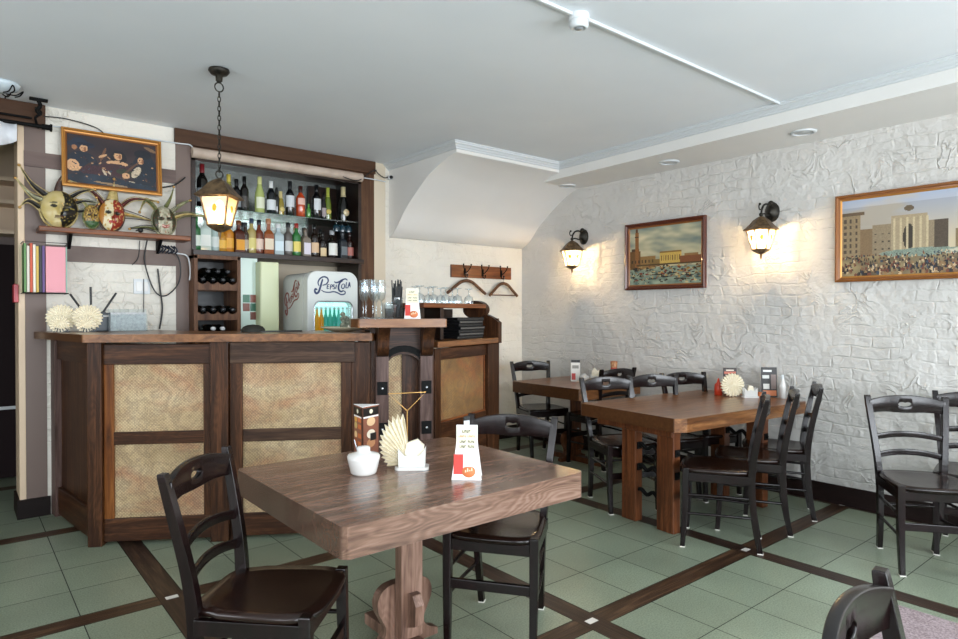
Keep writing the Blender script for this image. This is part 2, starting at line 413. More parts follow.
struct('ceiling', MB().box(XL-.2, W+.2, YF-.2, 7.3, CZ, CZ+.15), M['ceil'], 'flat pale grey painted ceiling', 'ceiling')
struct('wall_right', MB().box(W, W+.2, YF-.2, B+.2, -.05, CZ), M['wallR'], 'white painted rough brick wall hung with lamps and pictures', 'wall')
# back wall, pieces around the doorway and the bottle niche
mb = MB()
mb.box(.48, 1.30, B, B+.3, 0, CZ); mb.box(3.14, W, B, B+.3, 0, CZ)
NX0, NX1 = 1.41, 2.875
mb.cur = 1
mb.box(3.02, 3.14, B, B+.3, 0, CZ)
mb.box(1.30, 3.02, B+.46, B+.56, 0, CZ)
mb.cur = 2
mb.box(.36, .48, B-.004, B+.3, 0.12, CZ)
mb.box(1.30, 1.41, B-.004, B+.46, 0, CZ)
mb.cur = 3
mb.box(NX1, 3.02, B, B+.46, 0, CZ)
mb.box(1.41, NX1, B, B+.46, 2.60, CZ)
mb.cur = 1
mb.box(XL, -.75, B, B+.3, 0, CZ); mb.box(-.75, .36, B, B+.3, 2.64, CZ)
struct('wall_back', mb, [M['wallB'], M['beige'], M['taupe'], M['brownv']], 'back wall of white brick with brown timbers around the bottle niche', 'wall')
# doorway to the corridor
mb = MB(); mb.box(.325, .362, B-.008, B+.3, 0.12, 2.62)
struct('trim_1', mb, M['cream'], 'cream painted door jamb beside the taupe timber', 'trim', bevel=.003)
mb = MB(); mb.box(XL, .48, B-.03, B, 2.62, CZ-.002)
struct('trim_2', mb, M['brown'], 'dark brown board above the doorway', 'trim')
mb = MB(); mb.box(.31, .495, B-.03, B+.3, 0, .125)
struct('baseboard_left', mb, M['skirt'], 'dark skirting around the foot of the door pillar', 'baseboard')
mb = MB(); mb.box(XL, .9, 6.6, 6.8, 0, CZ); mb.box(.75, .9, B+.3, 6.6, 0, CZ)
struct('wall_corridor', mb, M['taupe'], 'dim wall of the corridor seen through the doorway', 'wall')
mb = MB(); mb.box(-.5, .7, 6.5, 6.58, .02, 1.93)
d = struct('door_1', mb, flat('dark_door', '#1d1012', .7, spec=.2), 'dark reddish door at the end of the corridor', 'door')
obj('door_rail', MB().box(-.5, .7, 6.488, 6.5, .58, .605), M['wplast'], d)
mb = MB()
for z in (2.0, 2.24, 2.42): mb.box(-.4, .70, 6.3, 6.59, z, z+.03)
mb.box(-.4, .70, 6.57, 6.59, 2.0, 2.77); mb.box(.55,.58,6.3,6.59,2.0,2.77)
struct('trim_3', mb, M['cream'], 'cream shelving above the corridor door', 'trim')
# left wall and wall behind the viewer, with the daylight windows
def wall_with_openings(name, axis, pos, th, a0, a1, ops, mat, label):
    mb = MB(); cur = a0
    def bx(p0, p1, z0, z1):
        if axis == 'x': mb.box(pos, pos+th, p0, p1, z0, z1)
        else: mb.box(p0, p1, pos, pos+th, z0, z1)
    for o0, o1, z0, z1 in ops:
        bx(cur, o0, 0, CZ); bx(o0, o1, 0, z0); bx(o0, o1, z1, CZ); cur = o1
    bx(cur, a1, 0, CZ)
    return struct(name, mb, mat, label, 'wall')
opsF = [(-1.5,.1,.7,2.35), (.7,2.5,.7,2.35), (3.0,4.7,.7,2.35)]
opsL = [(-1.2,.6,.75,2.35), (1.3,3.3,.75,2.35)]
wall_with_openings('wall_front', 'y', YF-.2, .2, XL-.2, W+.2, opsF, M['plaster'], 'window wall behind the viewer')
wall_with_openings('wall_left', 'x', XL-.2, .2, YF-.2, 7.3, opsL, M['plaster'], 'left wall with two windows')
n = 1
for o0, o1, z0, z1 in opsF:
    mb = MB()
    for a in (o0+.02, (o0+o1)/2, o1-.02): mb.box(a-.03, a+.03, YF-.14, YF-.08, z0, z1)
    mb.box(o0, o1, YF-.14, YF-.08, z0, z0+.06); mb.box(o0, o1, YF-.14, YF-.08, z1-.06, z1)
    struct('window_%d' % n, mb, M['wplast'], 'white framed window behind the viewer', 'window'); n += 1
for o0, o1, z0, z1 in opsL:
    mb = MB()
    for a in (o0+.02, (o0+o1)/2, o1-.02): mb.box(XL-.14, XL-.08, a-.03, a+.03, z0, z1)
    mb.box(XL-.14, XL-.08, o0, o1, z0, z0+.06); mb.box(XL-.14, XL-.08, o0, o1, z1-.06, z1)
    struct('window_%d' % n, mb, M['wplast'], 'white framed window in the left wall', 'window'); n += 1
mb = MB(); mb.box(W-.02, W, YF, B, 0, .135)
struct('baseboard_right', mb, M['skirt'], 'dark wooden skirting along the brick wall', 'baseboard', bevel=.003)
mb = MB(); mb.box(3.3, W-.02, B-.02, B, 0, .135)
struct('baseboard_back', mb, M['skirt'], 'dark wooden skirting under the coat rack wall', 'baseboard', bevel=.003)

# vaulted cove in the corner
arc = catmull([(5.22,2.085),(5.10,2.15),(4.942,2.308),(4.737,2.459),(4.542,2.575),(4.327,2.655),(4.17,2.69)], 6)
poly = arc + [(4.17, CZ), (5.22, CZ)]
mb = MB()
n_ = len(poly)
mb.prism(poly, 3.18, W, 'x', smooth=False)
for i in range(len(mb.sm)): mb.sm[i] = len(mb.f[i]) == 4 and i not in ()
o = struct('trim_4', mb, M['plaster'], 'smooth white vaulted cove above the coat rack', 'trim')
# beam along the right wall
def bxp(y): return 4.195+.0475*y
ys0, ys1 = YF, 5.2
mb = MB(); mb.hexa([(bxp(ys0),ys0,2.632),(W,ys0,2.632),(W,ys1,2.632),(bxp(ys1),ys1,2.632)], [(bxp(ys0),ys0,CZ),(W,ys0,CZ),(W,ys1,CZ),(bxp(ys1),ys1,CZ)])
struct('trim_5', mb, M['plaster'], 'boxed white beam under the ceiling along the brick wall', 'trim')
# crown moulding: section (out, down) swept along straight runs
prof = [(0,0),(-.062,0),(-.062,-.008),(-.052,-.012),(-.052,-.02),(-.036,-.028),(-.030,-.036),(-.016,-.044),(-.016,-.05),(-.006,-.056),(0,-.056)]
def run(p0, p1, out0, out1):     # p: (x,y) on the face; out: offset direction at each end
    mb = MB(); n = len(prof); vs = []
    for p, o_ in ((p0,out0),(p1,out1)):
        for a, z in prof: vs.append((p[0]-a*o_[0], p[1]-a*o_[1], CZ-.001+z))
    fs = [(k,(k+1)%n,n+(k+1)%n,n+k) for k in range(n)]+[list(range(n))[::-1], list(range(n,2*n))]
    return mb.add(vs, fs, False)
struct('trim_6', run((3.18,B),(3.18,4.17),(-1,0),(-1,-1)), M['wplast'], 'white crown moulding on the side of the cove', 'trim')
yb = 4.17
struct('trim_7', run((3.18,yb),(bxp(yb),yb),(-1,-1),(-1,-1)), M['wplast'], 'white crown moulding across the front of the cove', 'trim')
struct('trim_8', run((bxp(yb),yb),(bxp(YF),YF),(-1,-1),(-1,0)), M['wplast'], 'long white crown moulding along the ceiling beam', 'trim')

# brown timbers on the back wall
struct('trim_9', MB().box(1.29, 3.02, B-.03, B, 2.655, CZ-.001), M['brown'], 'dark brown header board over the bottle niche', 'trim', bevel=.003)
mb = MB().lathe([(.04,0),(.04,1.46)], 16); mb2 = MB(); mb2.m = Matrix.Translation((1.41,B-.035,2.60)) @ Matrix.Rotation(PI/2,4,'Y')
mb2.lathe([(.040,0),(.040,1.46)], 16)
struct('trim_10', mb2, noisy('pale_pelmet', '#a89584', '#bba99a', 8, .6), 'pale round pelmet under the header board', 'trim')
struct('trim_11', MB().box(.36, 1.30, B-.018, B, 2.35, 2.45), wood('taupe_board', '#57463f','#63504a','#6e5a52','x',.5,grain=10), 'brown horizontal timber behind the framed picture', 'trim')
struct('trim_12', MB().box(.48, 1.30, B-.018, B, 1.725, 1.835), noisy('taupe_board2', '#635149','#75645c',6,.55), 'taupe horizontal timber under the mask shelf', 'trim')

# niche: mirror back, shelves, frame
mb = MB(); mb.box(NX0, NX1, B+.44, B+.458, 1.88, 2.60)
struct('trim_13', mb, M['mirror'], 'mirror at the back of the bottle niche', 'trim')
mb = MB(); mb.box(NX0, NX0+.03, B-.02, B+.4, 1.86, 2.60); mb.box(NX1-.03, NX1, B-.02, B+.4, .9, 2.60); mb.box(NX0, NX1, B-.02, B+.0, 2.545, 2.575); mb.box(NX1-.32, NX1-.03, B+.41, B+.435, 1.88, 2.56)
struct('trim_14', mb, M['darkshelf'], 'dark wooden frame of the bottle niche', 'trim')
bs = obj('bottle_shelf', MB().box(NX0, NX1+.005, B-.06, B+.43, 1.815, 1.857), M['darkshelf'], bevel=.003)
tag(bs, 'dark wooden shelf carrying the lower row of bottles', 'shelf')
gs = obj('glass_shelf', MB().box(NX0+.031, NX1-.031, B+.0, B+.40, 2.192, 2.20), M['gshelf'])
tag(gs, 'green edged glass shelf carrying the upper row of bottles', 'shelf')

# camera
cam = bpy.data.cameras.new('camera'); co = bpy.data.objects.new('camera', cam); COL.objects.link(co)
cam.sensor_width = 36; cam.lens = 36*639/958
co.location = (0,0,1.37)
yaw = math.atan(524/639); pitch = math.atan(6.5/639)
co.rotation_euler = (PI/2 - pitch, 0, -yaw)
sc.camera = co

# ------------------------------------------------------------------ chairs
def sx_(x0, y0, z0, x1, y1, z1, wx0, wy0, wx1, wy1, mb=None):     # square tapered bar between two points
    mb = mb or MB()
    b = [(x0-wx0/2,y0-wy0/2,z0),(x0+wx0/2,y0-wy0/2,z0),(x0+wx0/2,y0+wy0/2,z0),(x0-wx0/2,y0+wy0/2,z0)]
    t = [(x1-wx1/2,y1-wy1/2,z1),(x1+wx1/2,y1-wy1/2,z1),(x1+wx1/2,y1+wy1/2,z1),(x1-wx1/2,y1+wy1/2,z1)]
    return mb.hexa(b, t)
def stile(s):
    # (x, y, z, wx, wy)
    st = [(.142,-.222,0,.026,.030),(.148,-.195,.15,.028,.034),(.155,-.178,.32,.030,.038),(.162,-.176,.45,.031,.040),(.173,-.190,.58,.031,.036),(.186,-.217,.72,.031,.033),(.199,-.248,.865,.031,.027),(.200,-.252,.888,.027,.021)]
    st = catmull(st, 4); mb = MB(); vs = []
    for x, y, z, wx, wy in st:
        x *= s
        vs += [(x-wx/2,y-wy/2,z),(x+wx/2,y-wy/2,z),(x+wx/2,y+wy/2,z),(x-wx/2,y+wy/2,z)]
    n = len(st); fs = [(i*4+k,i*4+(k+1)%4,(i+1)*4+(k+1)%4,(i+1)*4+k) for i in range(n-1) for k in range(4)]
    fs += [(3,2,1,0),((n-1)*4,(n-1)*4+1,(n-1)*4+2,(n-1)*4+3)]
    return mb.add(vs, fs, False)
def back_y(z): return -.176 - (.096/.41)*max(0, z-.45)*1.0
def rail(zt, zb, half, yc, depth, th, hole=None):      # curved back rail, with an optional hand hole
    mb = MB(); K = 44
    ss = [-1 + 2*i/K for i in range(K+1)]
    if hole:
        hc, hzw, hzh, hz = hole
        ss = sorted(set(ss + [(-hzw + 2*hzw*i/20)/half for i in range(21)]))
    def yy(s): return yc - depth*(1-s*s)
    def band(sl, lo, hi, capl, capr):
        vs = []
        for s in sl:
            x = s*half
            for z in (lo(s), hi(s)):
                vs.append((x, yy(s)-th/2, z)); vs.append((x, yy(s)+th/2, z))
        fs = []
        for i in range(len(sl)-1):
            a = i*4; b = a+4
            fs += [(a,b,b+2,a+2),(b+1,a+1,a+3,b+3),(a+1,b+1,b,a),(a+2,b+2,b+3,a+3)]
        if capl: fs.append((0,2,3,1))
        if capr: e = (len(sl)-1)*4; fs.append((e+1,e+3,e+2,e))
        mb.add(vs, fs, True)
    if not hole: band(ss, zb, zt, True, True)
    else:
        hw_ = hzw/half
        L = [s for s in ss if s <= -hw_+1e-6]; C = [s for s in ss if -hw_-1e-6 <= s <= hw_+1e-6]; R = [s for s in ss if s >= hw_-1e-6]
        def hh(s):
            q = max(0, 1-(s/hw_)**2)**.5
            return hzh*q
        def notch(s): return .006*math.exp(-(s/hw_*3)**2)
        band(L, zb, zt, True, False); band(R, zb, zt, False, True)
        band(C, zb, lambda s: hz-hh(s), False, False); band(C, lambda s: hz+max(hh(s)-notch(s)*(hh(s)>.004), 0), zt, False, False)
    return mb
CHM = M['chair']
def make_chair(loc, ang, label, group):
    t = thing('dining_chair', label, 'chair', loc, ang-PI/2, group)
    # seat: softly rounded outline, dished
    K = 40; mb = MB(); vs = []; rings = [1.0, .97, .8, .5, .2]
    def out(a):
        c, s = math.cos(a), math.sin(a)
        x = abs(c)**.42*(1 if c >= 0 else -1); y = abs(s)**.42*(1 if s >= 0 else -1)
        hwid = .178 + .030*(y+1)/2 - .008*(y < -0.5)
        return x*hwid, y*.205 + (.015*(1-x*x) if y > 0 else 0)
    def dish(r): return -.009*(1-(r)**2)
    top = .462
    for r in rings:
        for k in range(K):
            x, y = out(2*PI*k/K); vs.append((x*r, y*r, top + (0 if r == 1.0 else .004) + (dish(r) if r < .97 else 0) - (.004 if r == 1.0 else 0)))
    fs = []
    for i in range(len(rings)-1):
        for k in range(K): fs.append((i*K+k, i*K+(k+1)%K, (i+1)*K+(k+1)%K, (i+1)*K+k))
    fs.append([(len(rings)-1)*K+k for k in range(K)])
    b0 = len(vs)
    for k in range(K):
        x, y = out(2*PI*k/K); vs.append((x*1.0, y*1.0, top-.012))
    for k in range(K):
        x, y = out(2*PI*k/K); vs.append((x*.95, y*.95, top-.024))
    for k in range(K):
        fs.append((k, b0+k, b0+(k+1)%K, (k+1)%K)); fs.append((b0+k, b0+K+k, b0+K+(k+1)%K, b0+(k+1)%K))
    fs.append([b0+K+k for k in range(K)][::-1])
    mb.add(vs, fs, True); obj('seat', mb, M['seat'], t)
    for s in (-1, 1):
        lg = obj('leg', stile(s), CHM, t, bevel=.004); obj('floor_glide', MB().cbox((s*.142,-.222,.003),(.028,.032,.006)), M['marker'], lg)
        mb = MB(); st = catmull([(.178,.198,0,.027,.027),(.181,.188,.16,.032,.032),(.182,.182,.34,.036,.036),(.182,.180,.468,.037,.037)], 4)
        vs = []
        for x, y, z, wx, wy in st:
            x *= s; vs += [(x-wx/2,y-wy/2,z),(x+wx/2,y-wy/2,z),(x+wx/2,y+wy/2,z),(x-wx/2,y+wy/2,z)]
        n = len(st); f = [(i*4+k,i*4+(k+1)%4,(i+1)*4+(k+1)%4,(i+1)*4+k) for i in range(n-1) for k in range(4)]+[(3,2,1,0),((n-1)*4,(n-1)*4+1,(n-1)*4+2,(n-1)*4+3)]
        mb.add(vs, f, False); lg = obj('leg', mb, CHM, t, bevel=.004); obj('floor_glide', MB().cbox((s*.178,.198,.003),(.029,.029,.006)), M['marker'], lg)
    crest = rail(lambda s: .860+.030*(1-abs(s)**2.2), lambda s: .780 - .010*math.cos(s*PI*1.0)*(1 if abs(s) < .5 else .6) + .018*math.cos(s*PI/2), .196, -.238, .028, .022, (0,.036,.015,.838))
    obj('crest_rail', crest, CHM, t, bevel=.003)
    for zc, hf, yc in ((.655,.178,-.202),(.555,.169,-.185)):
        obj('back_slat', rail(lambda s: zc+.010+.022*(1-s*s), lambda s: zc-.022+.020*(1-s*s), hf, yc, .026, .014), CHM, t, bevel=.002)
    mb = MB()
    mb.box(-.170,.170,.168,.190,.392,.440); mb.box(-.158,.158,-.188,-.168,.392,.440)
    for s in (-1, 1): 
        mb.hexa([(s*.172-.011,-.17,.392),(s*.172+.011,-.17,.392),(s*.184+.011,.17,.392),(s*.184-.011,.17,.392)],[(s*.172-.011,-.17,.44),(s*.172+.011,-.17,.44),(s*.184+.011,.17,.44),(s*.184-.011,.17,.44)])
    obj('seat_frame', mb, CHM, t, bevel=.002)
    obj('stretcher', MB().box(-.170,.170,.176,.196,.235,.275), CHM, t, bevel=.003)
    obj('stretcher', MB().tube([(-.16,-.184,.27),(.16,-.184,.27)], .009, 8), CHM, t)
    for s in (-1, 1):
        for z in (.20,.31):
            obj('stretcher', MB().tube([(s*.155,-.185,z),(s*.172,0,z+.003),(s*.182,.185,z)], .0085, 8), CHM, t)
    return t
def A(dx, dy): return math.atan2(dy, dx)
g1, g2, g3 = 'chairs at the near square table', 'chairs at the long table by the brick wall', 'chairs by the brick wall at the right'
proto = make_chair((.80,2.05,0), A(.72,-.694), 'dark wooden chair left of the near square table, seat turned toward the right', g1)
spots = [
 ((1.83,2.085), A(-.81,-.58), 'dark wooden chair pushed under the far right side of the near square table', g1),
 ((3.545,2.045), A(-.48,.877), 'dark chair seen from the side, leftmost at the near edge of the long table', g2),
 ((3.97,2.07), A(-.48,.877), 'dark chair seen from the side, middle one at the near edge of the long table', g2),
 ((4.385,2.105), A(-.48,.877), 'dark chair next to the brick wall, rightmost at the near edge of the long table', g2),
 ((3.685,2.885), A(-.42,-.9), 'dark chair behind the left corner of the long table, its front leg in full view', g2),
 ((4.115,2.78), A(-.42,-.9), 'dark chair behind the middle of the long table, between two others', g2),
 ((4.47,2.72), A(-.36,-.93), 'dark chair behind the long table, nearest the brick wall on the far side', g2),
 ((4.49,3.78), A(.1,.99), 'dark chair at the small far table, mostly hidden behind the chairs of the long table', 'chairs at the small far table'),
 ((4.38,4.40), A(-.34,-.94), 'dark chair at the left end of the small far table, beneath the coat rack corner', 'chairs at the small far table'),
 ((4.075,1.145), A(-.795,-.606), 'dark chair right of the long table, its seat and three back rails in full view', g3),
 ((4.53,1.02), A(-.97,-.24), 'dark chair cut by the right edge, behind the chair that faces the room', g3),
 ((1.180,.172), A(.13,-.99), 'dark chair back cropped by the lower right corner, closest to the viewer', None),
]
for (x, y), a, lab, g in spots:
    c = dup(proto, (x, y, 0), a-PI/2, lab, g)
    if g is None and 'group' in c: del c['group']

# ------------------------------------------------------------------ tables
def violin(w, h, neck):       # half outlines mirrored: (x,z)
    half = [(w*1.05,0),(w*1.05,.05),(w*.80,.075),(w*.62,.12),(w*.60,.18),(w*.70,.24),(w*.82,.31),(w*.84,.38),(w*.74,.44),(w*.55,.475),(w*.3,.485),(neck,.485)]
    k = h/.485
    half = [(half[0][0],0),(half[1][0],.05*k)] + [(a,b*k) for a,b in catmull(half[2:], 4)]
    return half + [(-a,b) for a,b in reversed(half)]
def pedestal_table(loc, rz, L_, Wd, label, mats, group=None, th=.10, planks=5, boxpost=(.105,.05)):
    t = thing('square_table', label, 'table', loc, rz, group)
    mb = MB()
    r = .02
    mb.prism([(-L_/2+r,-Wd/2),(L_/2-r,-Wd/2),(L_/2,-Wd/2+r),(L_/2,Wd/2-r),(L_/2-r,Wd/2),(-L_/2+r,Wd/2),(-L_/2,Wd/2-r),(-L_/2,-Wd/2+r)], .73-th, .73)
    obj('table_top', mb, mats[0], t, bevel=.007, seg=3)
    a, b = boxpost
    obj('post', MB().box(-a/2, a/2, -b/2, b/2, .05, .73-th), mats[1], t, bevel=.006)
    v = violin(.155, .27, .05)
    obj('foot_board', MB().prism(v, b/2+.001, b/2+.045, 'y'), mats[1], t, bevel=.005)
    v2 = violin(.19, .42, .02)
    obj('foot_board', MB().prism(v2, -a/2-.046, -a/2-.002, 'x') if False else MB().box(-.04,.04,-.32,.30,0,.05), mats[1], t, bevel=.006)
    pg = MB(); pg.prism([(-b/2-.05,.12),(-b/2,.10),(-b/2,.24),(-b/2-.03,.24),(-b/2-.055,.20)], -.02, .02, 'x')
    obj('wedge_peg', pg, mats[1], t, bevel=.004)
    return t
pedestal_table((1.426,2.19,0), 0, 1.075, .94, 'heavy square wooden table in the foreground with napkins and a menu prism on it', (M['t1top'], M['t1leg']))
t3 = pedestal_table((4.46,4.02,0), 0, .84, .86, 'small dark wooden table in the far corner near the coat rack', (M['t2top'], M['t2leg']))
for c in kids(t3):
    if c.name.startswith('post'):
        for z in (.22,.30,.38): obj('bolt', MB().sphere((0,-.03,z), .011, 10, 6), M['steel'], c)
# long table by the wall
t2 = thing('long_table', 'long brown plank table standing against the brick wall', 'table', (4.105,2.565,0), math.radians(-5))
L2, W2 = 1.43, .87
mb = MB(); r = .07; q = .02
mb.prism([(-L2/2+r,-W2/2),(L2/2-q,-W2/2),(L2/2,-W2/2+q),(L2/2,W2/2-q),(L2/2-q,W2/2),(-L2/2+q,W2/2),(-L2/2,W2/2-q),(-L2/2,-W2/2+r*.6)], .645, .73)
obj('table_top', mb, M['t2top'], t2, bevel=.006, seg=3)
for sgn in (-1, 1):
    x0 = -.66 if sgn < 0 else .30
    for y0, y1 in ((-.345,-.215),(-.04,.08)):
        lg = obj('leg', MB().box(x0, x0+.068, y0, y1, 0, .645), M['t2leg'], t2, bevel=.005)
        for z in (.36,.50): obj('bolt', MB().cbox((x0+.034, y0-.004, z),(.04,.008,.045)).sphere((x0+.034,y0-.010,z),.012,8,5), M['iron'], lg)
    for z in (.20,.36,.50):
        mb = MB(); pts = [(x0+.034,-.20,z-.02),(x0+.034,-.16,z+.015),(x0+.034,-.11,z-.012),(x0+.034,-.06,z+.015),(x0+.034,-.015,z)]
        mb.tube(catmull(pts,4), .013, 6)
        obj('iron_bar', mb, M['iron'], t2)
    obj('top_bearer', MB().box(x0-.01, x0+.08, -.34, .30, .60, .644), M['t2leg'], t2, bevel=.004)

# ------------------------------------------------------------------ the bar
bar = thing('bar_counter', 'dark timber bar counter with woven reed front panels', 'bar counter', (1.3,4.2,0))
P0 = Vector((.64,4.338)); P1 = Vector((2.007,3.50)); PR0 = Vector((2.36,3.34)); PR1 = Vector((3.13,3.64)); PL = Vector((.53,5.21))
def frame(p, q):
    d = q-p; return (p.x, p.y, 0), math.atan2(d.y, d.x), d.length
def bpart(name, mb, mat, fr, bevel=.004):
    loc, rz, _ = fr
    o = obj(name, mb, mat, bar, (loc[0]-1.3, loc[1]-4.2, 0), (0,0,rz), bevel)
    return o
fF = frame(P0, P1); LF = fF[2]
# front: y<0 points out to the room
bpart('post', MB().box(-.035,.045,-.04,.03,0,1.20), M['barz'], fF)
bpart('post', MB().box(.045,.10,-.012,.03,.15,1.07), M['baror'], fF)
bpart('woven_panel', MB().box(.09,.62,.004,.02,.66,1.075), M['woven'], fF, 0)
bpart('woven_panel', MB().box(.09,.62,.004,.02,.14,.60), M['woven'], fF, 0)
bpart('rail', MB().box(.045,.69,-.015,.03,1.065,1.185), M['barx'], fF)
bpart('rail', MB().box(.09,.63,-.010,.03,.59,.665), M['barx'], fF)
bpart('rail', MB().box(.045,.66,-.018,.03,.02,.155), M['barx'], fF)
bpart('post', MB().box(.605,.645,-.012,.03,.15,1.07), M['barz'], fF)
bpart('post', MB().box(.65,.755,-.045,.03,0,1.20), M['barz'], fF)
bpart('post', MB().box(.758,.83,-.018,.03,.0,1.09), M['barz'], fF)
bpart('woven_panel', MB().box(.82,1.43,.004,.02,.66,1.075), M['woven'], fF, 0)
bpart('woven_panel', MB().box(.82,1.43,.004,.02,.14,.60), M['woven'], fF, 0)
bpart('rail', MB().box(.758,1.50,-.022,.03,1.065,1.195), M['bargreyx'], fF)
bpart('rail', MB().box(.83,1.42,-.010,.03,.59,.665), M['bargreyx'], fF)
bpart('rail', MB().box(.758,1.50,-.018,.03,.02,.155), M['barx'], fF)
bpart('post', MB().box(1.415,1.475,-.012,.03,.15,1.07), M['barz'], fF)
bpart('post', MB().box(1.475,1.60,.0,.03,.0,1.19), M['barz'], fF)
# left return to the wall (p PL -> P0, outside is y<0)
fL = frame(PL, P0); LL = fL[2]
bpart('post', MB().box(0,.10,-.03,.03,0,1.20), M['bargrey'], fL)
bpart('post', MB().box(LL-.10,LL-.03,-.02,.03,0,1.20), M['barz'], fL)
bpart('side_panel', MB().box(.10,LL-.09,.008,.02,.1,1.19), M['barz'], fL, 0)
bpart('rail', MB().box(.10,LL-.09,-.015,.03,.02,.20), M['barx'], fL)
bpart('rail', MB().box(.10,LL-.09,-.015,.03,1.06,1.195), M['barx'], fL)
# pillar at the corner
PD = (PR0-P1); fP = frame(P1, PR0); LP = fP[2]
for x0 in (.015, LP-.10):
    o = bpart('post', MB().box(x0,x0+.078,-.10,-.03,0,1.12), M['bargrey'], fP)
    for z in (.96-.05,.66):
        obj('iron_plate', MB().cbox((x0+.038,-.104,z),(.062,.010,.080)), M['iron'], o, bevel=.002)
        obj('bolt', MB().sphere((x0+.038,-.111,z), .010, 8, 5), M['steel'], o)
    # curved bracket over the post
    x1 = x0+.004; 
    br = catmull([(-.03,1.10),(-.11,1.105),(-.155,1.15),(-.175,1.22),(-.235,1.285)],5) + [(-.03,1.285)]
    bpart('bracket', MB().prism(br, x1, x1+.07, 'x'), M['barz'], fP)
bpart('woven_panel', MB().box(.0,LP-.0,.012,.02,.1,1.28), M['woven'], fP, 0)
bpart('post', MB().box(LP-.20,LP-.02,.0,.011,.1,1.28), M['barz'], fP, .002)
ar = [(0.068,1.285),(0.068,1.02)] + [(LP/2-.005 - (LP/2-.085)*math.cos(PI*i/14), 1.03+.085*math.sin(PI*i/14)) for i in range(15)] + [(LP-.075,1.02),(LP-.075,1.285)]
bpart('arch_panel', MB().prism(ar, -.075, -.045, 'y'), M['barx'], fP, .003)
ir = [(LP/2-.005 - (LP/2-.085+e)*math.cos(PI*i/14), 1.04+(.085+e)*math.sin(PI*i/14)) for e, rr in ((.045,range(2,13)),(.005,range(12,1,-1))) for i in rr]
bpart('iron_arch', MB().prism(ir, -.086, -.076, 'y'), M['iron'], fP, .001)
bpart('post', MB().box(-.01,.03,-.03,.03,0,1.28), M['barz'], fP); bpart('post', MB().box(LP-.04,LP,-.03,.03,0,1.28), M['barz'], fP)
bpart('raised_top', MB().prism([(-.10,-.24),(LP+.04,-.24),(LP+.04,.12),(-.13,.14),(-.14,-.18)], 1.285, 1.335), M['counter'], fP, .008)
# right section
fR = frame(PR0, PR1); LR = fR[2]
bpart('rail', MB().box(0,LR-.12,-.012,.03,1.065,1.14), M['barx'], fR)
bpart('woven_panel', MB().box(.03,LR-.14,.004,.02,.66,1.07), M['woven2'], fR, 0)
bpart('panel_moulding', MB().box(.03,LR-.14,-.004,.006,.655,.668).box(LR-.16,LR-.147,-.004,.006,.66,1.065), M['shelfwood'], fR, .001)
bpart('post', MB().box(0,.07,-.015,.03,.0,1.14), M['barz'], fR)
bpart('rail', MB().box(.06,LR-.10,-.010,.03,.02,.655), M['barx'], fR)
bpart('post', MB().box(LR-.14,LR+.01,-.03,.03,0,1.145), M['barz'], fR)
bpart('side_panel', MB().box(LR-.0,LR+.03,-.03,.40,0,1.33), M['barz'], fR)
bpart('side_panel', MB().prism([(-.05,1.145),(.16,1.145),(.16,1.36),(.06,1.36),(.0,1.335),(-.05,1.30)], LR-.02, LR+.03,'x'), M['barz'], fR)
bpart('lower_top', MB().box(-.02,LR-.02,-.05,.42,1.148,1.188), M['counter'], fR, .005)
# upper shelf of the right section with its round end
bpart('upper_shelf', MB().box(-.06,LR-.07,.03,.25,1.405,1.435), M['shelfwood'], fR, .004)
bpart('shelf_board', MB().box(-.06,LR-.07,.32,.34,1.19,1.40), M['darkshelf'], fR, .002)
for x in (-.05,.18): bpart('shelf_post', MB().box(x,x+.04,.06,.24,1.19,1.405), M['darkshelf'], fR, .002)
rp = [(.13+.10*math.cos(a), 1.395+.068*math.sin(a)) for a in [2*PI*i/24 for i in range(24)]]
bpart('round_end', MB().prism(rp, LR-.07, LR-.01, 'x'), M['barz'], fR, .003)
# main counter top
ct = MB(); ct.prism([(.405,5.18),(.56,4.28),(.62,4.245),(1.97,3.42),(2.05,3.50),(2.40,4.0),(1.35,4.55),(1.05,5.18)], 1.20, 1.246)
obj('counter_top', ct, M['counter'], bar, world=True, bevel=.010, seg=3)

# back counter carrying rack, cabinet and fridge
bc = thing('back_counter', 'dark low cabinet behind the bar', 'cabinet', (2.1,4.95,0))
obj('body', MB().box(1.42,2.86,4.62,B-.005,0,.86), M['darkshelf'], bc, world=True)
obj('work_top', MB().box(1.41,2.87,4.58,B-.003,.86,.90), M['darkshelf'], bc, world=True, bevel=.004)

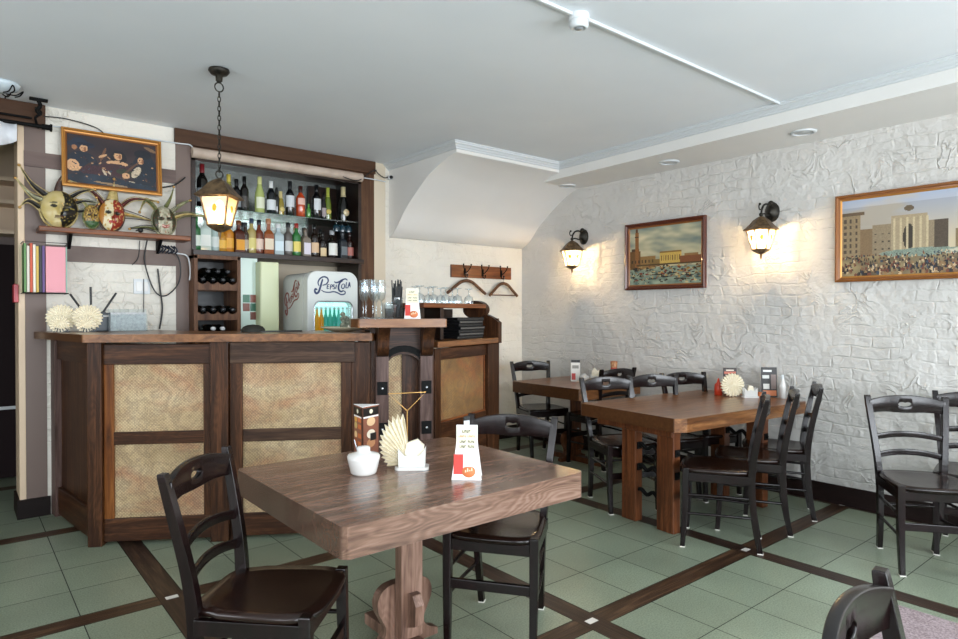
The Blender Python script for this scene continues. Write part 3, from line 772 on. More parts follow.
# ------------------------------------------------------------------ lamps
M['bulb'] = flat('lit_bulb', '#ffdfa8', .4, emis='#ffd08a', es=30)
M['lglass'] = glassy('lantern_glass', '#fff4dc', 0.10, .08)
def _frost(m):
    nt = m.node_tree; L = nt.links.new; o = [n for n in nt.nodes if n.type == 'OUTPUT_MATERIAL'][0]
    a = o.inputs[0].links[0].from_socket; tr = N(nt, 'ShaderNodeBsdfTranslucent'); tr.inputs[0].default_value = (1,.93,.8,1)
    mx_ = N(nt, 'ShaderNodeMixShader'); mx_.inputs[0].default_value = .28; L(a, mx_.inputs[1]); L(tr.outputs[0], mx_.inputs[2]); L(mx_.outputs[0], o.inputs[0])
_frost(M['lglass'])
M['medal'] = flat('amber_medallion', '#e0b030', .3)
def lantern_parts(t, z0, seg=6, wt=.105, wb=.062, h=.15, roof_h=.10, roof_w=.125, mat=None, ang=0):
    """z0: top of the roof"""
    mat = mat or M['bronze']
    rz = z0-roof_h
    prof = [(roof_w,rz-.004),(roof_w+.004,rz),(roof_w*.86,rz+roof_h*.18),(roof_w*.66,rz+roof_h*.42),(roof_w*.46,rz+roof_h*.72),(roof_w*.24,rz+roof_h*.92),(.012,z0)]
    obj('roof', MB().lathe(prof, seg, smooth=False, ang=ang), mat, t)
    mb = MB()
    for k in range(seg):
        a = 2*PI*k/seg+ang
        mb.tube([(wt*math.cos(a),wt*math.sin(a),rz),(wb*math.cos(a),wb*math.sin(a),rz-h)], .005, 6)
    for r, z in ((wt,rz-.003),(wb,rz-h)):
        pts = [(r*math.cos(2*PI*k/seg+ang), r*math.sin(2*PI*k/seg+ang), z) for k in range(seg+1)]
        for k in range(seg): mb.tube([pts[k],pts[k+1]], .006, 6)
    obj('lantern_frame', mb, mat, t)
    g = MB(); g.lathe([(wt-.004,rz-.002),(wb-.003,rz-h)], seg, cap=False, smooth=False, ang=ang)
    obj('glass_panes', g, M['lglass'], t)
    obj('lantern_base', MB().lathe([(wb+.004,rz-h),(wb*.9,rz-h-.012),(wb*.4,rz-h-.030),(.010,rz-h-.036),(.008,rz-h-.055),(.003,rz-h-.075)], seg, smooth=False, ang=ang), mat, t)
    obj('bulb', MB().lathe([(.013,rz-h*.95),(.016,rz-h*.75),(.024,rz-h*.5),(.026,rz-h*.38),(.018,rz-h*.2),(.004,rz-h*.1)], 12), M['bulb'], t)
    for k in range(seg):
        m = MB(); a = 2*PI*(k+.5)/seg+ang; r = (wt*.62+wb*.38)*math.cos(PI/seg)+.001
        m.m = Matrix.Translation((r*math.cos(a), r*math.sin(a), rz-h*.42)) @ Matrix.Rotation(a,4,'Z') @ Matrix.Rotation(PI/2,4,'Y')
        m.lathe([(.001,0),(.015,0),(.012,.004),(.001,.005)], 10, fx=1.4)
        obj('amber_medallion', m, M['medal'], t)
def wall_lamp(y, z, label):
    t = thing('wall_lantern', label, 'wall lamp', (W-.18, y, 0), group='lit lanterns on the brick wall')
    lantern_parts(t, z)
    mb = MB(); mb.m = Matrix.Translation((.18, -.0, z+.05)) @ Matrix.Rotation(-PI/2,4,'Y')
    mb.lathe([(.055,-.004),(.058,.012),(.04,.03),(.022,.05),(.001,.058)], 20, fx=1.35)
    obj('wall_plate', mb, M['bronzed'], t)
    mb = MB()
    mb.tube(catmull([(.16,0,z+.06),(.12,0,z+.10),(.05,0,z+.095),(.01,0,z+.055),(0,0,z)],5), .008, 8)
    mb.tube(catmull([(.15,0,z+.03),(.10,0,z+.02),(.04,0,z+.025),(0,0,z+.01)],5), .006, 8)
    mb.tube(catmull([(.03,0,z+.07),(-.02,0,z+.05),(-.035,0,z+.075),(-.02,0,z+.09)],5), .005, 8)
    mb.sphere((0,0,z+.015),.016,10,6); mb.sphere((.15,0,z+.115),.022,10,6); mb.sphere((-.02,0,z+.092),.01,8,5)
    obj('scroll_arm', mb, M['bronzed'], t)
    return t
def point(loc, e, col, r=.03):
    l = bpy.data.lights.new('lamp_light', 'POINT'); l.energy = e; l.color = col; l.shadow_soft_size = r
    o = bpy.data.objects.new('lamp_light', l); COL.objects.link(o); o.location = loc
wall_lamp(4.306, 2.085, 'lit bronze lantern on the brick wall, left of the small framed view')
wall_lamp(2.39, 2.10, 'lit bronze lantern on the brick wall, between the two framed views')
point((W-.18,4.306,1.93), 85, (1,.78,.52)); point((W-.18,2.39,1.945), 80, (1,.78,.50))
# pendant over the bar
t = thing('pendant_lantern', 'black lantern hanging on a chain from the ceiling in front of the bottles', 'pendant lamp', (1.18,3.79,0))
lantern_parts(t, 2.14, 4, .112, .070, .165, .105, .145, M['bronze'], ang=math.radians(5))
obj('ceiling_rose', MB().lathe([(.056,2.766),(.058,2.755),(.045,2.738),(.020,2.730),(.018,2.70),(.008,2.69)], 24), M['bronzed'], t)
mb = MB(); z = 2.69; k = 0
mb.m = Matrix.Translation((0,0,2.665)) 
mb.tube([(.024*math.cos(a),0,.026*math.sin(a)) for a in [2*PI*i/16 for i in range(17)]], .004, 6); mb.m = Matrix.Identity(4)
z = 2.635
while z > 2.19:
    pts = []
    for i in range(13):
        a = 2*PI*i/12; u_ = .008*math.cos(a); w_ = .017*math.sin(a)
        pts.append((u_ if k%2 else 0, 0 if k%2 else u_, z-.012+w_))
    mb.tube(pts, .0028, 5); z -= .027; k += 1
mb.tube([(.020*math.cos(a),0,2.165+.022*math.sin(a)) for a in [2*PI*i/14 for i in range(15)]], .004, 6)
obj('chain', mb, M['bronzed'], t)
point((1.18,3.79,1.97), 9, (1,.80,.55), .02)
# recessed downlights and smoke detector
for (x, y), lab in (((4.70,4.35),'round white recessed ceiling light nearest the coat rack corner, off'),((4.62,3.13),'round white recessed ceiling light above the small framed view, off'),((4.58,2.02),'round white recessed ceiling light above the large framed view, off')):
    t = thing('recessed_light', lab, 'ceiling light', (x,y,2.632), group='recessed lights under the beam')
    obj('trim_ring', MB().lathe([(.060,0),(.085,0),(.085,-.004),(.078,-.010),(.066,-.012),(.060,-.002)], 28), M['wplast'], t)
    obj('lens', MB().lathe([(.001,-.004),(.060,-.004),(.060,0)], 24), flat('light_lens','#c9cbca',.3), t)
t = thing('smoke_detector', 'white smoke detector on the ceiling conduit', 'smoke detector', (2.276,2.035,CZ))
obj('base', MB().lathe([(.048,-.0),(.050,-.028),(.046,-.030)], 28), M['wplast'], t)
obj('housing', MB().lathe([(.044,-.030),(.046,-.05),(.040,-.062),(.030,-.066),(.028,-.060),(.001,-.060)], 28), M['wplast'], t)
obj('sensor', MB().lathe([(.001,-.0655),(.02,-.0655),(.022,-.06)], 20), flat('sensor_grey','#8d9296',.4), t)
mb = MB(); mb.box(2.0-2.4, 2.225, 2.027, 2.043, CZ-.016, CZ-.001); mb.box(2.328, 4.31, 2.020, 2.036, CZ-.016, CZ-.001)
tag(obj('cable_conduit', mb, M['wplast'], bevel=.002), 'thin white cable conduit running across the ceiling', 'conduit')

# ------------------------------------------------------------------ painted canvases
class Paint:
    def __init__(s, w, h, c): s.w = w; s.h = h; s.p = [[tuple(c)]*w for _ in range(h)]
    def fn(s, f):
        for j in range(s.h):
            for i in range(s.w):
                r = f((i+.5)/s.w, 1-(j+.5)/s.h, s.p[j][i])
                if r is not None: s.p[j][i] = r
    def rect(s, x0, y0, x1, y1, c, n=.12):
        def f(x, y, o):
            if x0 <= x <= x1 and y0 <= y <= y1:
                k = 1+random.uniform(-n, n); return tuple(v*k for v in c)
        s.fn(f)
    def ell(s, cx, cy, rx, ry, c, n=.12, rot=0):
        co_, si = math.cos(rot), math.sin(rot)
        def f(x, y, o):
            dx, dy = x-cx, y-cy; a = (dx*co_+dy*si)/rx; b = (-dx*si+dy*co_)/ry
            if a*a+b*b <= 1:
                k = 1+random.uniform(-n, n); return tuple(v*k for v in c)
        s.fn(f)
    def line(s, x0, y0, x1, y1, w, c):
        L_ = math.hypot(x1-x0, y1-y0); s.ell((x0+x1)/2, (y0+y1)/2, L_/2, w, c, .1, math.atan2(y1-y0, x1-x0))
def C3(h): return lin(h)[:3]
def mixc(a, b, t): return tuple(p*(1-t)+q*t for p, q in zip(a, b))
from mathutils import noise as mnoise
def nz(x, y, s, o=0): return mnoise.noise(Vector((x*s, y*s, o)))
def canvas(name, P, width, height, parent, M4):
    mb = MB(); w, h = P.w, P.h
    vs = [(-width/2+width*i/w, 0, height/2-height*j/h) for j in range(h+1) for i in range(w+1)]
    fs = [(j*(w+1)+i, (j+1)*(w+1)+i, (j+1)*(w+1)+i+1, j*(w+1)+i+1) for j in range(h) for i in range(w)]
    me = bpy.data.meshes.new(name); me.from_pydata(vs, [], fs); me.materials.append(M['vc'])
    at = me.color_attributes.new('paint', 'FLOAT_COLOR', 'CORNER')
    buf = []
    for j in range(h):
        for i in range(w):
            c = P.p[j][i]; buf += [max(0,c[0]),max(0,c[1]),max(0,c[2]),1]*4
    at.data.foreach_set('color', buf)
    o = bpy.data.objects.new(name, me); COL.objects.link(o); o.parent = parent; o.matrix_local = M4
    return o
def framed(name, label, loc, rot, width, height, P, fw, mat, mat2, inner):
    t = thing(name, label, 'picture', loc, rot=rot)      # picture in local XZ, facing -Y
    prof = [(0,0),(0,-.030),(.012,-.034),(fw*.55,-.026),(fw*.62,-.018),(fw,-.016),(fw,0)]
    def ring(pr):
        mb = MB(); n = len(pr); vs = []
        for sx1, sz1 in ((-1,-1),(1,-1),(1,1),(-1,1)):
            for a, y in pr: vs.append((sx1*(width/2-a), y, sz1*(height/2-a)))
        fs = [((k*n+i), (k*n+(i+1)%n), ((k+1)%4*n+(i+1)%n), ((k+1)%4*n+i)) for k in range(4) for i in range(n)]
        return mb.add(vs, fs, False)
    obj('frame', ring(prof), mat, t, bevel=.001)
    obj('inner_moulding', ring([(fw,-.0),(fw,-.017),(fw+.006,-.014),(fw+inner,-.010),(fw+inner,0)]), mat2, t)
    canvas('painting', P, width-2*(fw+inner)+.004, height-2*(fw+inner)+.004, t, Matrix.Translation((0,-.008,0)))
    obj('back_board', MB().box(-width/2+.01, width/2-.01, -.004, 0, -height/2+.01, height/2-.01), M['darkshelf'], t)
    return t
# harbour view
P = Paint(150, 112, (0,0,0))
def sky(x, y, o):
    k = nz(x, y*2, 3.2)+.5*nz(x, y*2, 8, 3)
    c = mixc(C3('#7f8f86'), C3('#c2b58e'), max(0,min(1,1.25-y)))
    return mixc(c, C3('#d6cba8') if k > 0 else C3('#5d7273'), min(1,abs(k)*1.1))
P.fn(sky)
P.fn(lambda x, y, o: mixc(C3('#5d7067'), C3('#93a08a'), .5+nz(x, y, 14)) if y < .30 else None)
P.rect(.0,.28,.16,.60,C3('#6b4a25')); P.rect(.03,.60,.14,.64,C3('#4a3522')); P.rect(.16,.28,.38,.50,C3('#8c6a3c'))
P.rect(.08,.30,.13,.93,C3('#8a5a2e')); P.rect(.075,.84,.135,.86,C3('#4b3018')); P.rect(.09,.93,.12,.99,C3('#5b3a20'))
P.rect(.30,.32,.52,.44,C3('#7d6234')); P.rect(.44,.34,.74,.55,C3('#c3a252')); P.rect(.44,.54,.74,.56,C3('#83622b'))
for i in range(9): P.rect(.46+i*.031,.40,.472+i*.031,.49,C3('#6d5128'))
P.rect(.72,.34,1,.46,C3('#7c4a2a')); P.rect(.78,.46,.96,.50,C3('#8d6a3f')); P.rect(.1,.33,1,.36,C3('#4e3a1f'),.4)
for i in range(7): P.rect(.03+i*.05,.38,.045+i*.05,.44,C3('#33261a'))
for i in range(260):
    x = random.random(); y = .02+.30*random.random()**.8
    if .35 < x < .75 and y < .12+.0*x and random.random() < .6: continue
    c = random.choice(['#2a2016','#3d2c18','#6b4a22','#a57a34','#1e1b18','#7a2f20','#c9b07a'])
    P.ell(x, y, random.uniform(.006,.03), random.uniform(.004,.014), C3(c))
for x, y in ((.42,.17),(.52,.13),(.61,.19),(.33,.10),(.70,.09),(.84,.14)):
    P.ell(x, y, .065, .012, C3('#1d1812')); P.ell(x+.01, y+.025, .008, .02, C3('#b58a4a')); P.ell(x-.03, y+.02, .007, .018, C3('#2a2016'))
R90 = -PI/2
framed('framed_picture', 'small harbour view in a dark reddish frame between the two lit lanterns', (W-.004,3.362,1.888), (0,0,R90), .83, .612, P, .035, M['mahog'], M['gilt'], .012)
# palace square view
P = Paint(190, 96, (0,0,0))
def sky2(x, y, o):
    k = nz(x, y*1.6, 3.0, 5)+.5*nz(x, y*2, 9, 2)
    c = mixc(C3('#7f9dc8'), C3('#d8c7a6'), max(0,min(1,1.45-y*1.15)))
    return mixc(c, C3('#b9b0a2'), min(1,max(0,k*1.9+.25)))
P.fn(sky2)
P.rect(0,.22,.10,.80,C3('#a08a68')); P.rect(0,.79,.12,.83,C3('#6d5a44'))
for i in range(3):
    for j in range(6): P.rect(.012+i*.03,.30+j*.08,.024+i*.03,.345+j*.08,C3('#5a4a3c'))
P.rect(.10,.22,.17,.60,C3('#8d7353')); P.rect(.17,.22,.24,.50,C3('#b39a72'))
_r, _e = P.rect, P.ell
def _f(x): return .165+(x-.24)*.78
P.rect = lambda a,b_,c,d_,*k: _r(_f(a),b_,_f(c),d_*.93,*k)
P.ell = lambda a,b_,c,d_,*k: _e(_f(a),b_*.93,c*.8,d_,*k)
P.rect(.24,.25,.70,.70,C3('#9c8a6e')); P.rect(.36,.25,.58,.80,C3('#b3a080')); P.rect(.235,.69,.705,.72,C3('#6b5c48')); P.rect(.355,.78,.585,.82,C3('#7a694f'))
P.rect(.42,.82,.52,.86,C3('#8c7b60')); P.ell(.47,.88,.03,.035,C3('#6c5c46'))
P.ell(.47,.50,.035,.16,C3('#3e352a')); 
for i in range(11):
    x = .25+i*.041
    if .34 < x < .60: P.rect(x,.30,x+.010,.76,C3('#d2c09a'))
    else:
        for j in range(4): P.rect(x+.004,.32+j*.10,x+.018,.375+j*.10,C3('#4f4437'))
P.rect(.62,.25,.70,.70,C3('#57493a'),.2)
P.rect, P.ell = _r, _e
P.rect(.56,.30,.68,.52,C3('#8f7a58'));  P.rect(.74,.30,1,.58,C3('#a8926c')); P.rect(.80,.50,.92,.64,C3('#8d7756'))
for i in range(7): P.rect(.75+i*.035,.38,.765+i*.035,.44,C3('#5a4b38'))
P.fn(lambda x, y, o: mixc(C3('#6d5f48'), C3('#a8956c'), .5+nz(x, y, 9)) if y < .26-.05*x else None)
P.fn(lambda x, y, o: tuple(v*.78 for v in o) if y < .9 else None)
P.ell(.40,.27,.20,.05,C3('#7c8a7c'),.3); P.ell(.78,.27,.26,.035,C3('#b7b4a0'),.1)
for i in range(750):
    x = random.random(); y = .01+.26*random.random()
    c = random.choice(['#2b2420','#3d2f28','#6b3a2a','#8d6f48','#1e1c22','#35404f','#c4ab86','#7a5a3f'])
    k = 1-(y/.30)*.6
    P.ell(x, y, .007*k, .026*k, C3(c))
framed('framed_picture', 'large view of a palace and crowd in a golden brown frame at the right edge', (W-.004,1.285,1.895), (0,0,R90), 1.275, .612, P, .03, M['gilt'], M['gilt2'], .010)
# musicians
P = Paint(132, 84, C3('#2b211e'))
P.fn(lambda x, y, o: mixc(C3('#3b2b2c'), C3('#241c22'), .5+nz(x, y, 3)))
navy, skin, flesh, wht = C3('#17212e'), C3('#c89a70'), C3('#9a6a48'), C3('#bfae94')
P.ell(.16,.42,.17,.24,navy); P.ell(.15,.80,.15,.075,C3('#1b2638')); P.ell(.13,.86,.08,.08,C3('#1b2638')); P.ell(.18,.73,.042,.075,skin); P.ell(.08,.73,.03,.05,flesh)
P.ell(.06,.36,.07,.12,skin); P.ell(.12,.30,.12,.05,skin,.35); P.line(.12,.24,.30,.50,.022,C3('#3a2720'))
P.ell(.56,.62,.09,.15,C3('#15131a')); P.ell(.555,.66,.045,.085,skin); P.ell(.545,.50,.12,.055,skin); P.ell(.53,.36,.19,.13,C3('#3b2125')); P.ell(.62,.34,.09,.06,C3('#2d3322'))
P.line(.36,.50,.42,.80,.016,C3('#6a4630')); P.line(.34,.58,.43,.66,.022,skin); P.ell(.30,.28,.16,.12,C3('#3a1f26'),.4)
P.ell(.86,.40,.15,.38,C3('#16202c')); P.ell(.84,.76,.10,.10,C3('#10161f')); P.ell(.815,.62,.035,.075,skin); P.line(.62,.30,.80,.60,.014,C3('#5b3c2c')); P.ell(.64,.26,.045,.06,skin); P.ell(.76,.36,.045,.13,wht,.3,-.3)
P.line(.38,.34,.42,.22,.016,wht); P.line(.44,.32,.47,.24,.012,wht); P.line(.56,.14,.62,.06,.014,wht); P.ell(.70,.10,.05,.06,wht,.5)
P.fn(lambda x, y, o: mixc(C3('#22303f'), C3('#151b25'), .5+nz(x, y, 5)) if y < .16+.06*math.sin(x*5) else None)
for i in range(90):
    x, y = random.uniform(.03,.97), random.uniform(.05,.6); c = random.choice(['#10141c','#1c2836','#3a2226','#6a4630','#24201c','#2c3a4a','#b48a64'])
    P.line(x, y, x+random.uniform(-.04,.04), y+random.uniform(-.05,.05), random.uniform(.004,.012), C3(c))
for x, y in ((.17,.72),(.555,.66),(.815,.62)):
    P.ell(x-.012, y+.012, .008, .010, C3('#3a2018')); P.ell(x+.014, y+.012, .008, .010, C3('#3a2018')); P.ell(x+.004, y-.035, .012, .007, C3('#8a3a2c')); P.ell(x+.022, y-.01, .014, .05, C3('#8a5a3c'))
P.ell(.20,.82,.10,.03,C3('#141d2c')); P.ell(.56,.74,.055,.03,C3('#15131a'))
P.line(.28,.07,.66,.02,.022,C3('#8f7557')); P.line(.86,.94,1.0,.84,.03,C3('#7a5e44'))
framed('framed_picture', 'dark picture of three hatted musicians in a gilt frame above the masks', (.875,B-.055,2.432), (math.radians(-5),0,0), .622, .405, P, .024, M['gilt2'], M['gilt'], .010)

# ------------------------------------------------------------------ coat rack and hangers
t = thing('coat_rack', 'brown wooden coat rack with three hooks in the vaulted corner', 'coat rack', (4.31,B,1.80))
obj('board', MB().box(-.41,.41,-.022,-.001,-.065,.065), M['shelfwood'], t, bevel=.003)
for x in (-.24,.0,.26):
    mb = MB()
    for s in (-1,1): mb.tube(catmull([(x,-.026,-.02),(x+s*.02,-.05,-.0),(x+s*.045,-.065,.04),(x+s*.05,-.07,.065)],5), .005, 6)
    mb.tube(catmull([(x,-.026,.01),(x,-.03,-.05),(x,-.06,-.065),(x,-.07,-.04)],5), .005, 6); mb.box(x-.012,x+.012,-.030,-.023,-.04,.03)
    for s in (-1,1): mb.sphere((x+s*.05,-.07,.068),.009,8,5)
    mb.sphere((x,-.07,-.038),.009,8,5)
    obj('hook', mb, M['iron'], t)
def hanger(x, z, bar_, label, half=.225, rz=0):
    t = thing('coat_hanger', label, 'coat hanger', (x,B-.06,z), rz, 'hangers on the coat rack')
    for s in (-1,1): 
        mb = MB(); mb.tube(catmull([(0,0,0),(s*half*.3,0,-.018),(s*half*.65,0,-.075),(s*half,0,-.135)],5), .013, 8, flat=1.3)
        obj('arm', mb, M['rackwood'], t)
    obj('hook', MB().tube(catmull([(0,0,.0),(0,0,.035),(.014,0,.05),(.005,0,.078),(-.014,0,.068)],5), .0025, 6), M['steel'], t)
    if bar_: obj('trouser_bar', MB().tube([(-half*.93,0,-.128),(half*.93,0,-.128)], .006, 8), M['rackwood'], t)
hanger(4.07, 1.705, False, 'left wooden coat hanger, without a lower bar', .25)
hanger(4.575, 1.690, True, 'right wooden coat hanger, with a thin lower bar', .2)

# ------------------------------------------------------------------ bottles
BT = {}
def bmat(c, rough=.08):
    k = (c, rough)
    if k not in BT: BT[k] = flat('bottle_'+c.strip('#'), c, rough, coat=.5)
    return BT[k]
SHAPES = {
 'wine': [(.0,0),(.9,0),(1,.02),(1,.60),(.93,.66),(.62,.73),(.40,.78),(.37,.97),(.42,.975),(.42,1.0),(.01,1.0)],
 'hock': [(.0,0),(.9,0),(1,.02),(1,.50),(.9,.58),(.58,.72),(.38,.84),(.35,.97),(.40,.98),(.40,1.0),(.01,1.0)],
 'fizz': [(.0,0),(.92,0),(1,.03),(1,.45),(.94,.53),(.66,.68),(.42,.80),(.38,.93),(.45,.94),(.45,1.0),(.01,1.0)],
 'spirit': [(.0,0),(.95,0),(1,.02),(1,.58),(.97,.63),(.78,.68),(.45,.73),(.38,.77),(.38,.96),(.01,.96)],
 'squat': [(.0,0),(.95,0),(1,.02),(1,.50),(.95,.58),(.65,.66),(.40,.70),(.38,.94),(.01,.94)],
}
def bottle(x, y, z, h, r, kind, glass, label_col, cap_col, label, group, lz=(.15,.45), square=False, liquid=None, round_label=False, capf=None):
    t = thing('bottle', label, 'bottle', (x,y,z), random.uniform(-.25,.25), group)
    pr = [(max(a*r,.0005), b*h) for a, b in SHAPES[kind]]
    seg = 20
    if square: mb = MB(); mb.lathe(pr, 4, ang=PI/4, smooth=False, fx=1.25, fy=1.1)
    else: mb = MB().lathe(pr, seg, cap=False)
    obj('glass_body', mb, bmat(glass), t, bevel=.006 if square else 0)
    if liquid:
        q = [(r*1.004,.03*h),(r*1.004,.40*h)]; 
        if not square: obj('drink', MB().lathe(q, seg, cap=False), bmat(liquid,.12), t)
    if label_col:
        mb = MB(); a0 = -PI/2-1.15; n_ = 12; vs = []
        if round_label:
            mb.m = Matrix.Translation((0,-r*1.0,h*.27)) @ Matrix.Rotation(PI/2,4,'X'); mb.lathe([(.001,0),(r*.72,0),(r*.72,.004),(.001,.005)], 14)
        elif square:
            e = r*.90; mb.box(-e*.85, e*.85, -r*.80, -r*.76, lz[0]*h, lz[1]*h)
        else:
            for i in range(n_+1):
                a = a0+2.3*i/n_
                for zz in lz: vs.append((r*1.02*math.cos(a), r*1.02*math.sin(a), zz*h))
            mb.add(vs, [(2*i,2*i+2,2*i+3,2*i+1) for i in range(n_)], True)
        obj('paper_label', mb, bmat(label_col,.6), t)
    if cap_col:
        c0 = capf if capf else (.80 if kind in ('wine','hock') else .72 if kind == 'fizz' else .86)
        rr = r*(.46 if kind != 'fizz' else .50)
        mb = MB().lathe([(rr*(1.25 if kind=='fizz' else 1.0),c0*h),(rr,(c0+.04)*h),(rr,1.003*h),(.001,1.005*h)], 14)
        obj('cap', mb, bmat(cap_col,.35), t)
    return t
gB, gT = 'bottles on the wooden shelf of the niche', 'bottles on the green edged glass shelf'
zb, yb_ = 1.857, B+.10
rowB = [ # x, h, r, kind, glass, label colour, cap, label text, opts
 (1.467,.255,.036,'spirit','#2c6a3a','#d9e4d8','#1f7a35','green spirit bottle with a green cap, first from the left on the lower shelf',{}),
 (1.542,.27,.042,'spirit','#b9c8c0','#dfe3dc','#9aa6a0','wide pale bottle with a white label beside the green capped one',{'square':True}),
 (1.612,.25,.034,'spirit','#9fb0ac','#cdd4d0','#c9ced0','slim clear bottle right of the wide pale one, lower shelf',{}),
 (1.668,.20,.036,'squat','#b9822c','#dfae45','#8a5a20','small amber bottle with a yellow label behind the lantern',{}),
 (1.722,.245,.036,'spirit','#c07a1e','#e0a43a','#b0641c','orange amber bottle on the lower shelf, tallest of the two amber ones',{}),
 (1.800,.25,.042,'spirit','#4a1c0d','#e09a28','#6e3a14','brown bottle with a square orange label on the lower shelf',{'square':True,'lz':(.1,.42)}),
 (1.856,.24,.030,'spirit','#3a2a22','#b2a088','#22252c','narrow dark bottle right of the orange labelled one',{}),
 (1.905,.275,.036,'spirit','#a8975c','#d6c97c','#20304a','pale yellow bottle with a navy blue cap',{}),
 (1.968,.27,.034,'spirit','#6a2f1c','#d9bfae','#1b1e26','reddish bottle with a pale pink label and black cap, lower shelf',{}),
 (2.048,.285,.042,'squat','#8a4515','#dccdb4','#b07a5a','broad amber brown bottle with two cream labels',{'square':True}),
 (2.133,.255,.042,'spirit','#a9b9bd','#cfe0e6','#d6d8d8','clear bottle with a pale blue label on the lower shelf',{'square':True}),
 (2.220,.27,.036,'spirit','#5a5450','#c9c9c6','#141416','dark clear bottle with a tall black cap, middle of the lower shelf',{}),
 (2.295,.27,.036,'spirit','#2f7038','#e2cf6a','#a02a22','green bottle with a red cap and yellow label',{}),
 (2.378,.235,.040,'spirit','#7c7268','#dcd6e2','#5b5148','squarish bottle with a lilac white label, right of the red capped one',{'square':True,'lz':(.1,.5)}),
 (2.463,.275,.036,'spirit','#1f120c','#d9b894','#0e0e10','dark brown bottle with a peach label and black cap',{}),
 (2.540,.215,.032,'spirit','#1a1210','#d6bf95','#141210','small dark bottle with a cream label on the lower shelf',{'lz':(.08,.40)}),
 (2.632,.235,.044,'squat','#1e1613','#e1e2dc','#a9adb0','broad dark bottle with a large white label',{'lz':(.12,.55)}),
 (2.735,.24,.038,'spirit','#2c3136','#6c7478','#3c4044','charcoal ribbed bottle, second from the right on the lower shelf',{'square':True}),
 (2.808,.235,.034,'spirit','#2b1713','#a9655a','#241413','dark bottle with a dull pink label, last on the right of the lower shelf',{}),
]
for x, h, r, k, g_, lc, cc, lab, op in rowB: bottle(x, yb_-.02, zb, h*1.07, r*1.09, k, g_, lc, cc, lab, gB, **op)
# second line of the lower shelf, behind
for x, g_, cc, lab in ((1.50,'#c6cfcb','#dfe2e0','pale bottle standing behind the green capped one'),(1.76,'#8a3a16','#a8552a','brown bottle behind the amber bottles, only its red brown neck showing'),(1.88,'#7a848a','#1b1f2a','grey bottle behind the pale yellow one'),(2.09,'#9b8a80','#c9a79c','rose necked bottle behind the broad amber brown one'),(2.18,'#5c2b1c','#d0d2d4','reddish bottle with a silver cap in the back line'),(2.34,'#b58a3c','#c9a868','gold necked bottle in the back line right of the red cap'),(2.42,'#3a3532','#202022','grey bottle behind the lilac labelled one'),(2.58,'#2a1a14','#121214','dark bottle in the back line left of the broad white label'),(2.69,'#8b949a','#c4c8cc','clear necked bottle behind the broad white label')):
    bottle(x, yb_+.11, zb, .275, .034, 'spirit', g_, '#cfc9bd', cc, lab, gB)
zt = 2.200
rowT = [
 (1.446,.24,.036,'wine','#15100f',None,'#2a1a18','dark bottle at the far left of the glass shelf, half hidden by the frame',{}),
 (1.528,.355,.042,'wine','#11100f','#8f969c','#7c1f26','tall dark wine bottle with a long red capsule',{}),
 (1.735,.30,.036,'hock','#8a8638','#c5bf86','#c9b54a','yellow green bottle with a gold capsule behind the lantern',{}),
 (1.797,.27,.036,'wine','#121416','#8a949a','#0f0f10','dark wine bottle with a blue grey label, right of the lantern',{}),
 (1.862,.30,.034,'wine','#151210','#3b3733','#0d0c0c','tall black bottle with hardly any label, right of the lantern',{}),
 (1.990,.315,.040,'hock','#a9b56c','#d9dcc0','#cfd08a','pale green wine bottle with a rust coloured shoulder',{}),
 (2.088,.29,.040,'wine','#0f1418','#cfd3d6','#d9dcdc','dark wine bottle with a white capsule and white label',{}),
 (2.136,.24,.026,'wine','#121316',None,'#101012','thin dark bottle right of the white capsule bottle',{}),
 (2.172,.215,.030,'fizz','#8b7a2c','#d8c277','#d9c68a','small gold topped bottle on the glass shelf',{'round_label':True}),
 (2.255,.31,.038,'wine','#0f1113','#c9ced2','#101114','dark wine bottle with a big white label, middle of the glass shelf',{'lz':(.28,.60)}),
 (2.352,.28,.040,'wine','#b0401c','#d9b0a2','#3a1a16','orange rose bottle with a pale pink label',{'lz':(.42,.62)}),
 (2.427,.135,.020,'wine','#4d8a3a',None,'#5c9444','tiny bright green bottle beside the orange one',{}),
 (2.502,.31,.040,'wine','#0e0f12','#cfd2d4','#0e0f12','dark wine bottle with a white label, third from the right above',{'lz':(.28,.60)}),
 (2.572,.25,.026,'hock','#1a1618','#9c8f90','#141214','slim dark bottle left of the yellow green sparkling one',{}),
 (2.612,.30,.032,'fizz','#5e7024','#cbb55c','#a9b24a','yellow green sparkling bottle with a gold seal',{'round_label':True}),
 (2.765,.325,.044,'fizz','#0d0e0e','#d6c49c','#cdbf93','large dark sparkling bottle with gold foil, rightmost on the glass shelf',{'round_label':True}),
]
for x, h, r, k, g_, lc, cc, lab, op in rowT: bottle(x, B+.12, zt, h, r, k, g_, lc, cc, lab, gT, **op)
# upturned blue goblets hanging under the glass shelf
for x, lab in ((2.66,'leftmost of three dark blue goblets hanging under the glass shelf'),(2.72,'middle one of three dark blue goblets hanging under the glass shelf'),(2.78,'rightmost of three dark blue goblets hanging under the glass shelf')):
    t = thing('hanging_goblet', lab, 'goblet', (x,B+.05,2.085), group='goblets under the glass shelf')
    obj('bowl', MB().lathe([(.030,.02),(.034,.05),(.024,.078),(.006,.086)], 16, cap=False), flat('blue_glass','#16303c',.05,coat=.6), t)
    obj('stem', MB().lathe([(.005,.086),(.004,.10),(.026,.106),(.026,.1065)], 14), M['clear'], t)

